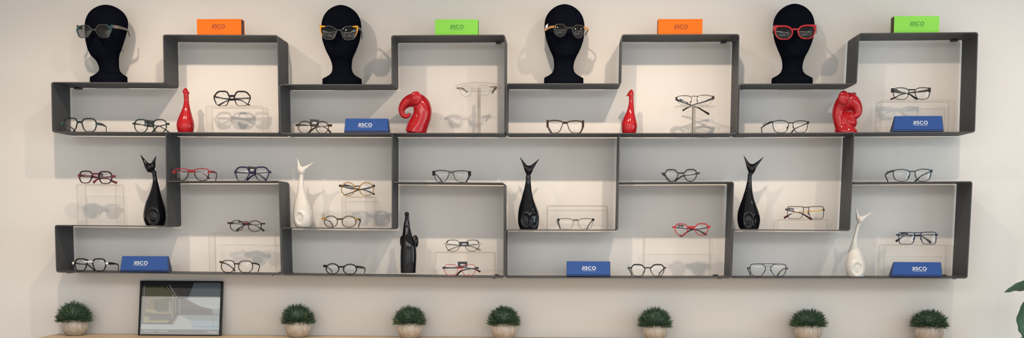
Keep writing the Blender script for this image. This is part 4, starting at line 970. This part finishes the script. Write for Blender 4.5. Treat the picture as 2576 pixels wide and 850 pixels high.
def picture():
    Z = (340,700,5.667); ox, oy, s = Z
    def px(x, yv): return ox + x/s, oy + yv/s
    bl = at_z(*px(38,812), CZ + .0006); br = at_z(*px(1220,822), CZ + .0006)
    yb = min((bl.y + br.y)/2, -.03); 
    bl = at(*px(38,812), yb); br = at(*px(1220,822), yb); bl.z = br.z = CZ + .0006
    tl_ = at(*px(95,32), yb + .045); tr_ = at(*px(1262,42), yb + .045)
    X = (br - bl).normalized(); Wd = (br - bl).length; up = (Vector((0, tl_.y - bl.y, ((tl_.z+tr_.z)/2 - bl.z)))); Hh = up.length; up.normalize(); N = X.cross(up)
    print('picture yb', yb, 'size', Wd, Hh, 'tilt', math.degrees(math.atan2(up.y, up.z)))
    root = thing('picture_frame', (bl + br)/2, 'black framed advertising picture of a house and pool leaning on the counter', 'picture', None)
    if root.get('group'): del root['group']
    O = bl + N*.0                                       # lower left front corner
    def Pt(u, v, d=0): return O + X*(u*Wd) + up*(v*Hh) - N*d
    mx, mt_, mb_ = .0225, .022, .022
    b = MB()
    for (u0,u1,v0,v1) in ((0,mx,0,1),(1-mx,1,0,1),(mx,1-mx,0,mb_),(mx,1-mx,1-mt_,1)):
        b.hexa([Pt(u0,v0,0),Pt(u1,v0,0),Pt(u1,v1,0),Pt(u0,v1,0)],[Pt(u0,v0,.014),Pt(u1,v0,.014),Pt(u1,v1,.014),Pt(u0,v1,.014)])
    b.hexa([Pt(.005,.005,.0142),Pt(.995,.005,.0142),Pt(.995,.995,.0142),Pt(.005,.995,.0142)],[Pt(.005,.005,.016),Pt(.995,.005,.016),Pt(.995,.995,.016),Pt(.005,.995,.016)])
    b.build('frame', M_fr, root, smooth=False)
    pal = {'sky': (.105,.145,.175), 'dark': (.020,.021,.028), 'olive': (.062,.068,.026), 'room': (.17,.14,.06), 'warm': (.30,.26,.13), 'shade': (.075,.066,.058), 'deck': (.34,.41,.42), 'deck2': (.40,.46,.47), 'water': (.30,.42,.48), 'water2': (.22,.36,.45), 'sea': (.22,.29,.30), 'hill': (.10,.092,.085), 'hill2': (.065,.058,.058), 'strip': (.115,.115,.13), 'line': (.34,.31,.24), 'steel': (.25,.25,.24), 'white': (.85,.85,.85)}
    keys = list(pal); mats = [mat('picture_'+k, tuple(min(.9, c*1.55) for c in pal[k]), .7, spec=.1) for k in keys]
    b = MB(); lev = [0]
    def inn(x, yv):                                     # crop pixel -> place on the print
        vt, vb = 45, 805; v = (vb - yv)/(vb - vt); xl = 125 + (70-125)*(1-v); xr = 1230 + (1185-1230)*(1-v)
        return (x - xl)/(xr - xl), v
    def poly(pts, k, d=0):
        lev[0] += 1; q = []
        for p in pts:
            u, v = inn(*p); u = min(1, max(0, u)); v = min(1, max(0, v))
            q.append(Pt(mx + u*(1-2*mx), mb_ + v*(1-mb_-mt_), 0.0098 - lev[0]*.00012))
        kk = b.add(q); b.face(list(range(kk, kk+len(q))), keys.index(k))
    poly([(60,805),(1190,805),(1235,40),(120,40)], 'sky')
    poly([(60,805),(1190,805),(1190,700),(60,700)], 'deck')
    poly([(640,270),(1240,270),(1240,430),(640,430)], 'sea'); poly([(760,262),(1240,262),(1240,425),(1080,425),(940,395),(830,345),(755,300)], 'deck2')
    poly([(640,270),(755,300),(830,345),(940,395),(1080,425),(1070,440),(640,440)], 'hill')
    poly([(640,425),(1110,445),(1095,520),(640,522)], 'hill2'); poly([(1075,425),(1215,420),(1200,500),(1110,490)], 'sea')
    poly([(630,518),(1200,518),(1195,600),(780,605),(760,580),(590,600)], 'sea')
    poly([(770,595),(1195,600),(1190,730),(815,728)], 'water'); poly([(800,660),(960,680),(1120,668),(1185,690),(1185,705),(960,700),(810,690)], 'water2')
    poly([(620,520),(770,590),(820,730),(70,730),(80,655),(540,655)], 'deck2')
    poly([(110,45),(845,45),(760,262),(640,300),(630,510),(540,655),(80,650)], 'dark')
    poly([(560,250),(640,280),(632,500),(540,650),(470,640),(525,580)], 'shade'); poly([(105,110),(155,100),(120,648),(80,648)], 'shade')
    poly([(160,110),(425,108),(545,240),(540,262),(158,262)], 'olive'); poly([(155,262),(545,262),(520,580),(455,636),(125,636)], 'room')
    poly([(165,318),(195,318),(195,330),(165,330)], 'line'); poly([(270,300),(540,270),(538,440),(270,430)], 'olive')
    poly([(265,430),(480,430),(480,465),(300,465)], 'shade'); poly([(150,440),(260,440),(360,490),(490,485),(490,500),(340,505),(150,470)], 'warm'); poly([(150,510),(330,500),(520,520),(520,575),(200,560),(150,540)], 'shade')
    poly([(130,560),(200,530),(200,605),(470,600),(455,636),(125,636)], 'warm'); poly([(200,550),(515,545),(505,590),(200,600)], 'hill')
    for (x0,y0,x1,y1,w_) in ((500,80,600,262,6),(460,100,570,262,3),(545,230,525,575,6),(575,265,570,500,4),(635,280,632,500,5),(150,100,120,640,4),(500,330,495,500,9),(620,520,535,650,8),(540,610,455,640,5)):
        poly([(x0-w_,y0),(x0+w_,y0),(x1+w_,y1),(x1-w_,y1)], 'line')
    for (x0,y0,x1,y1,w_) in ((1100,470,1095,690,4),(1165,600,1160,690,3),(1095,480,1190,540,2)):
        poly([(x0-w_,y0),(x0+w_,y0),(x1+w_,y1),(x1-w_,y1)], 'steel')
    poly([(60,812),(1195,812),(1192,730),(65,730)], 'strip')
    b.build('print', mats, root, smooth=False)
    for p in root.children[-1].data.polygons: pass
    def spot(x, yv): u, v = inn(x, yv); return Pt(mx + u*(1-2*mx), mb_ + v*(1-mb_-mt_), .0026)
    text_mesh('PERFECT VISION.', 37/s/ppm(yb), 'slogan', M_print, root, spot(298,760), X, up, space=1.32, extrude=.0001)
    text_mesh('Polaroid', 40/s/ppm(yb), 'brand_lettering', M_print, root, spot(1092,768), X, up, space=1.0, extrude=.0001)
    c = spot(1000,766); k_ = 1/s/ppm(yb); b = MB()
    for i in range(8):
        a = i*math.pi/4; p = c + (X*math.cos(a) + up*math.sin(a))*k_*9
        q = b.add([p + X*k_*3.4, p + up*k_*3.4, p - X*k_*3.4, p - up*k_*3.4]); b.face([q,q+1,q+2,q+3])
    b.build('brand_emblem', M_print, root, smooth=False)
    b = MB(); q = [Pt(mx,mb_,.0018),Pt(1-mx,mb_,.0018),Pt(1-mx,1-mt_,.0018),Pt(mx,1-mt_,.0018)]; kk = b.add(q); b.face([kk,kk+1,kk+2,kk+3])
    b.build('glass_pane', M_glass, root, smooth=False)
picture()

def big_plant():
    y = -.34; tx = at(2665, 700, y).x
    root = thing('potted_plant', (tx, y, .0005), 'tall broad-leaved green plant at the right edge beside the counter', 'plant')
    b = MB(); b.lathe((tx, y, .0005), [(.02,0),(.10,0),(.135,.12),(.15,.26),(.15,.29),(.135,.29),(.13,.26),(.02,.25)], 40); b.build('pot', mat('planter_white', (.6,.59,.57), .4), root)
    b = MB(); b.tube([(tx, y, .25), (tx+.01, y, .6), (tx-.005, y, .95), (tx, y, 1.2)], [.013,.012,.010,.006], 12); b.build('stem', M_stem, root)
    def leaf(pts, ws, up=(0,0,1), wav=0):
        pts = [Vector(p) for p in pts]; b = MB(); rows = []
        Q, H = [], []
        n = len(pts)
        for i in range(n-1):
            a, e = max(i-1,0), min(i+2,n-1)
            for k in range(5):
                t = k/5; f = lambda p0,p1,p2,p3: .5*((2*p1)+(p2-p0)*t+(2*p0-5*p1+4*p2-p3)*t*t+(-p0+3*p1-3*p2+p3)*t**3)
                Q.append(f(pts[a],pts[i],pts[i+1],pts[e])); H.append(f(ws[a],ws[i],ws[i+1],ws[e]))
        Q.append(pts[-1]); H.append(ws[-1])
        for i, p in enumerate(Q):
            t = (Q[min(i+1,len(Q)-1)] - Q[max(i-1,0)]).normalized(); S = Vector(up).cross(t)
            S = S.normalized() if S.length > .05 else Vector((0,1,0)); Nn = t.cross(S).normalized(); w_ = max(.0006, H[i]/2)
            wv = math.sin(i*1.5)*wav
            rows.append([p - S*w_ + Nn*(w_*.22 + wv), p - S*w_*.5 + Nn*w_*.06, p - Nn*.0, p + S*w_*.5 + Nn*w_*.06, p + S*w_ + Nn*(w_*.22 - wv), p + S*w_*.5 + Nn*(w_*.06-.0008), p - Nn*.0011, p - S*w_*.5 + Nn*(w_*.06-.0008)])
        b.loft(rows); b.build('leaf', M_leafdk, root)
    P = lambda px, py, dy=0: at(px, py, y + dy)
    st = Vector((tx, y, 0))
    leaf([(tx, y, 1.12), P(2630,716,.0), P(2585,719,-.01), P(2552,726,-.02), P(2526,735.5,-.03)], [.012,.05,.046,.026,.002], up=(0,-.75,.6), wav=.003)
    leaf([(tx, y, 1.10), P(2620,735,-.04), P(2592,765,-.05), P(2571,800,-.05), P(2570,830,-.05), P(2574,846,-.05)], [.012,.05,.058,.05,.028,.003], up=(.3,-.95,.1), wav=.003)
    leaf([(tx, y, 1.0), P(2620,846,-.02), P(2590,848,-.03), P(2566,853,-.03)], [.012,.04,.035,.003], up=(0,-.75,.6))
    leaf([(tx, y, 1.15), (tx+.12, y-.04, 1.28), (tx+.26, y-.08, 1.22), (tx+.33, y-.1, 1.08)], [.012,.05,.045,.003])
    leaf([(tx, y, 1.18), (tx+.05, y-.06, 1.33), (tx+.08, y-.16, 1.36), (tx+.10, y-.27, 1.26)], [.012,.05,.045,.003])
    leaf([(tx, y, 1.0), (tx+.10, y-.05, 1.06), (tx+.2, y-.09, 1.0), (tx+.26, y-.12, .86)], [.012,.05,.045,.003])
    leaf([(tx, y, .9), (tx+.06, y-.1, .98), (tx+.08, y-.22, .95), (tx+.09, y-.3, .84)], [.012,.05,.045,.003])
    leaf([(tx, y, 1.19), (tx+.01, y+.03, 1.34), (tx+.03, y+.07, 1.44), (tx+.05, y+.1, 1.48)], [.012,.045,.036,.003])
big_plant()

# ------------------------------------------------------------------ tidy up and view
for o in list(sc.objects):
    if '_w' in o: del o['_w']
sc.view_settings.view_transform = 'Standard'; sc.view_settings.look = 'None'
sc.view_settings.gamma = 1; sc.view_settings.use_curve_mapping = False
sc.view_settings.exposure = 0.0
sc.cycles.transparent_max_bounces = 24; sc.cycles.max_bounces = 10; sc.cycles.diffuse_bounces = 4; sc.cycles.caustics_reflective = False; sc.cycles.caustics_refractive = False
